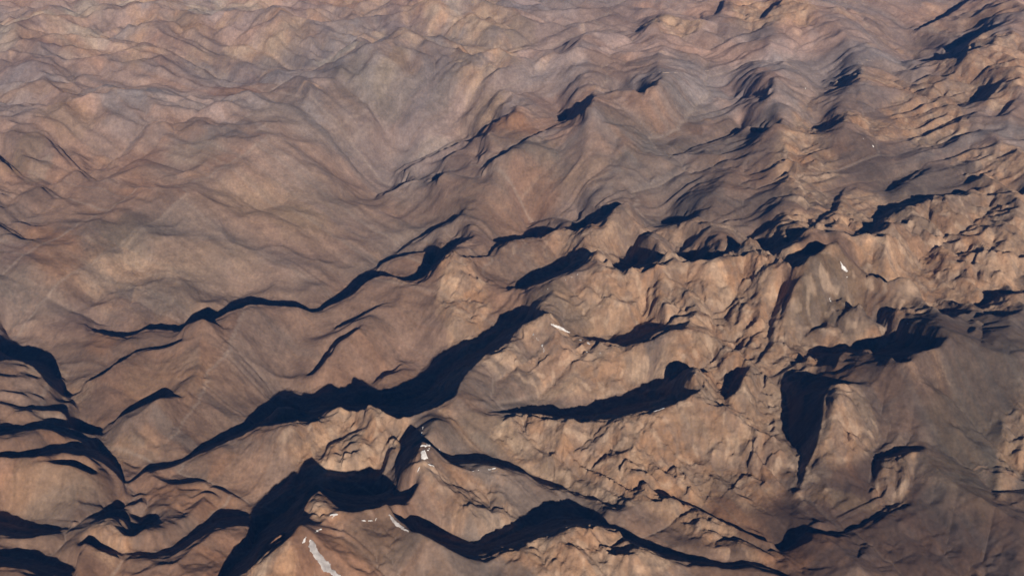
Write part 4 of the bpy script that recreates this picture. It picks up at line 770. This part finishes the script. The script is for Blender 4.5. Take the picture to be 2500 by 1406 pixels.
SNOW=[
('big grey snow tongue hanging down the olive shoulder at the bottom edge',dirty,[('poly',P('Z2 430,1140 455,1150 490,1225 540,1285 590,1345 650,1410 600,1415 540,1380 480,1300 440,1250 425,1205'))],3,0),
('white snow wisps just above the big grey snow tongue',snow,[('line',P('Z2 385,1180 410,1140 450,1115 520,1082'),3.),('line',P('Z2 430,1140 440,1165'),4.)],2,1.2),
('short arc of snow on the saddle right of the pointed peak',snow,[('line',P('Z2 555,1015 575,990 620,988'),2.6),('line',P('Z2 575,1015 600,1000'),2.)],1.5,.9),
('narrow white snow bar on the brow under the great peak shadow',snow,[('line',P('Z2 785,1027 830,1030 880,1032 885,1015'),2.2)],1.,.2),
('snow band down the left rim of the arched shadow',dirty,[('poly',P('Z2 960,975 985,985 1020,1030 1060,1065 1112,1098 1100,1108 1060,1090 1015,1060 980,1020'))],1.5,.3),
('white snow patch at the left tip of the curved shadow',snow,[('poly',P('Z2 1188,560 1215,552 1238,600 1245,612 1190,612'))],1.5,.1),
('scattered snow flecks on the slope above the curved shadow',snow,[('line',P('Z2 1200,400 1190,440 1215,470'),2.4),('line',P('Z2 1290,525 1330,560'),2.6),('line',P('Z2 1180,520 1250,520 1240,550'),3.)],2.4,1.5),
('thin straight snow streak pointing at the curved shadow',snow,[('line',P('Z2 1398,525 1435,572'),1.6)],.5,0),
('curved white snow line climbing round the ochre top',snow,[('line',P('Z2 1175,775 1150,745 1162,700 1185,655 1215,645 1280,660'),2.)],1.2,.4),
('broken row of snow dots along the brow below the curved shadow',snow,[('line',P('Z2 1480,740 1510,705 1560,690 1640,685 1700,672'),2.2)],1.6,1.4),
('lens of white snow on the rim beside the middle shadow',snow,[('poly',P('Z6 338,852 380,868 430,888 492,925 470,925 420,905 370,878'))],1.,.1),
('thin snow line along the left ridge of the bright tan peak',snow,[('line',P('Z6 318,692 345,660 380,635 430,608 480,590 540,562'),1.6)],.9,.4),
('pale snow streaks down the face under the lens of snow',dirty,[('line',P('Z6 260,930 300,980 330,1035'),2.4),('line',P('Z6 545,955 580,1010 600,1060'),2.),('line',P('Z6 590,985 640,1020 680,1055'),2.)],2.6,1.0),
('largest white snow patch of the right side on the dark summit',snow,[('poly',P('Z7 690,648 715,670 738,705 765,742 748,748 710,728 712,700'))],1.2,.1),
('small white snow sliver below the largest right snow patch',snow,[('poly',P('Z7 735,765 755,768 782,788 758,788'))],.8,.1),
('S shaped white snow streak on the dark right slope',snow,[('line',P('Z7 685,857 672,885 640,905 632,925 645,946'),2.2)],.8,.1),
('slanting white snow strip on the ridge right of the dark slope',snow,[('poly',P('Z7 890,840 915,850 936,884 925,884')),('line',P('Z7 925,890 965,935'),1.6)],.8,.2),
('tiny white snow streak near the upper right summit',snow,[('line',P('T4 580,738 588,784'),1.7)],.4,0),
('tiny white snow spot on the right ridge below the orange outcrop',snow,[('poly',P('T4 1153,1245 1172,1244 1176,1272 1162,1265'))],.5,0),
('faint snow seam along the crest below the orange outcrop',snow,[('line',P('T4 1020,1152 1060,1180 1105,1202'),1.2)],.5,.2),
('snow flecks on the brow under the long middle shadow',snow,[('line',P('Z3 1100,292 1130,280 1170,264'),2.2)],1.5,1.0),
('snow flecks on the far right crest above the forked shadow',snow,[('line',P('Z7 1165,1095 1215,1115'),2.2),('line',P('Z7 1200,1150 1260,1195'),1.6)],1.4,.8)]
for k,(lb,mt,shp,rag,brk) in enumerate(SNOW):
    o=drape('snow_patch',shp,mt,2.5,rag=rag,brk=brk,seed=k)
    for q_ in o or []:
        q_['category']='snow patch'; q_['label']=lb if len(o)==1 else 'one fleck of the '+lb
        if len(o)>1: q_['group']=lb
for lb,nm_,pl,wd in (('pale dirt track across the upper right valley floor','dirt_track',P('T4 850,545 880,530 905,510 980,505 1050,510 1150,525 1250,518 1330,508 1380,498'),1.5),('second pale dirt track below the first one','dirt_track',P('T4 1000,530 1080,552 1150,545 1180,530'),1.2),
  ('white dry riverbed in the far gap between the ranges','dry_riverbed',P('T3 262,566 330,562 420,550 510,545'),2.0),('faint track winding through the upper centre valley','dirt_track',P('T3 1700,650 1780,620 1900,630 2100,615 2300,605 2460,610'),1.0),
  ('faint track crossing the upper centre slope','dirt_track',P('T3 1090,715 1200,715 1330,712 1450,700 1560,705 1640,715'),1.0)):
    o=drape(nm_,[('line',pl,wd)],dust,2.,rag=.5,thick=1.)
    for q_ in o or []: q_['kind']='structure'; q_['label']=lb
log('snow')
# ------------------------------------------------------------------ air
def box(name,x0,x1,y0,y1,z0,z1):
    v=[(x,y,z) for z in (z0,z1) for y in (y0,y1) for x in (x0,x1)]
    f=[(0,2,3,1),(4,5,7,6),(0,1,5,4),(2,6,7,3),(0,4,6,2),(1,3,7,5)]
    me=bpy.data.meshes.new(name); me.from_pydata(v,[],f); me.update(); o=bpy.data.objects.new(name,me); sc.collection.objects.link(o); return o
hz=box('haze',-152000,152000,-3000,152000,float(MH.min())-60.,CAM_H+60); hz['kind']='stuff'
hm=bpy.data.materials.new('air'); hm.use_nodes=True; hn=hm.node_tree; hn.nodes.clear()
ho=hn.nodes.new('ShaderNodeOutputMaterial'); pv=hn.nodes.new('ShaderNodeVolumePrincipled'); pv.inputs['Color'].default_value=(.07,.33,1.,1); pv.inputs['Density'].default_value=HAZE; pv.inputs['Anisotropy'].default_value=0.0
hn.links.new(pv.outputs[0],ho.inputs['Volume']); hz.data.materials.append(hm)
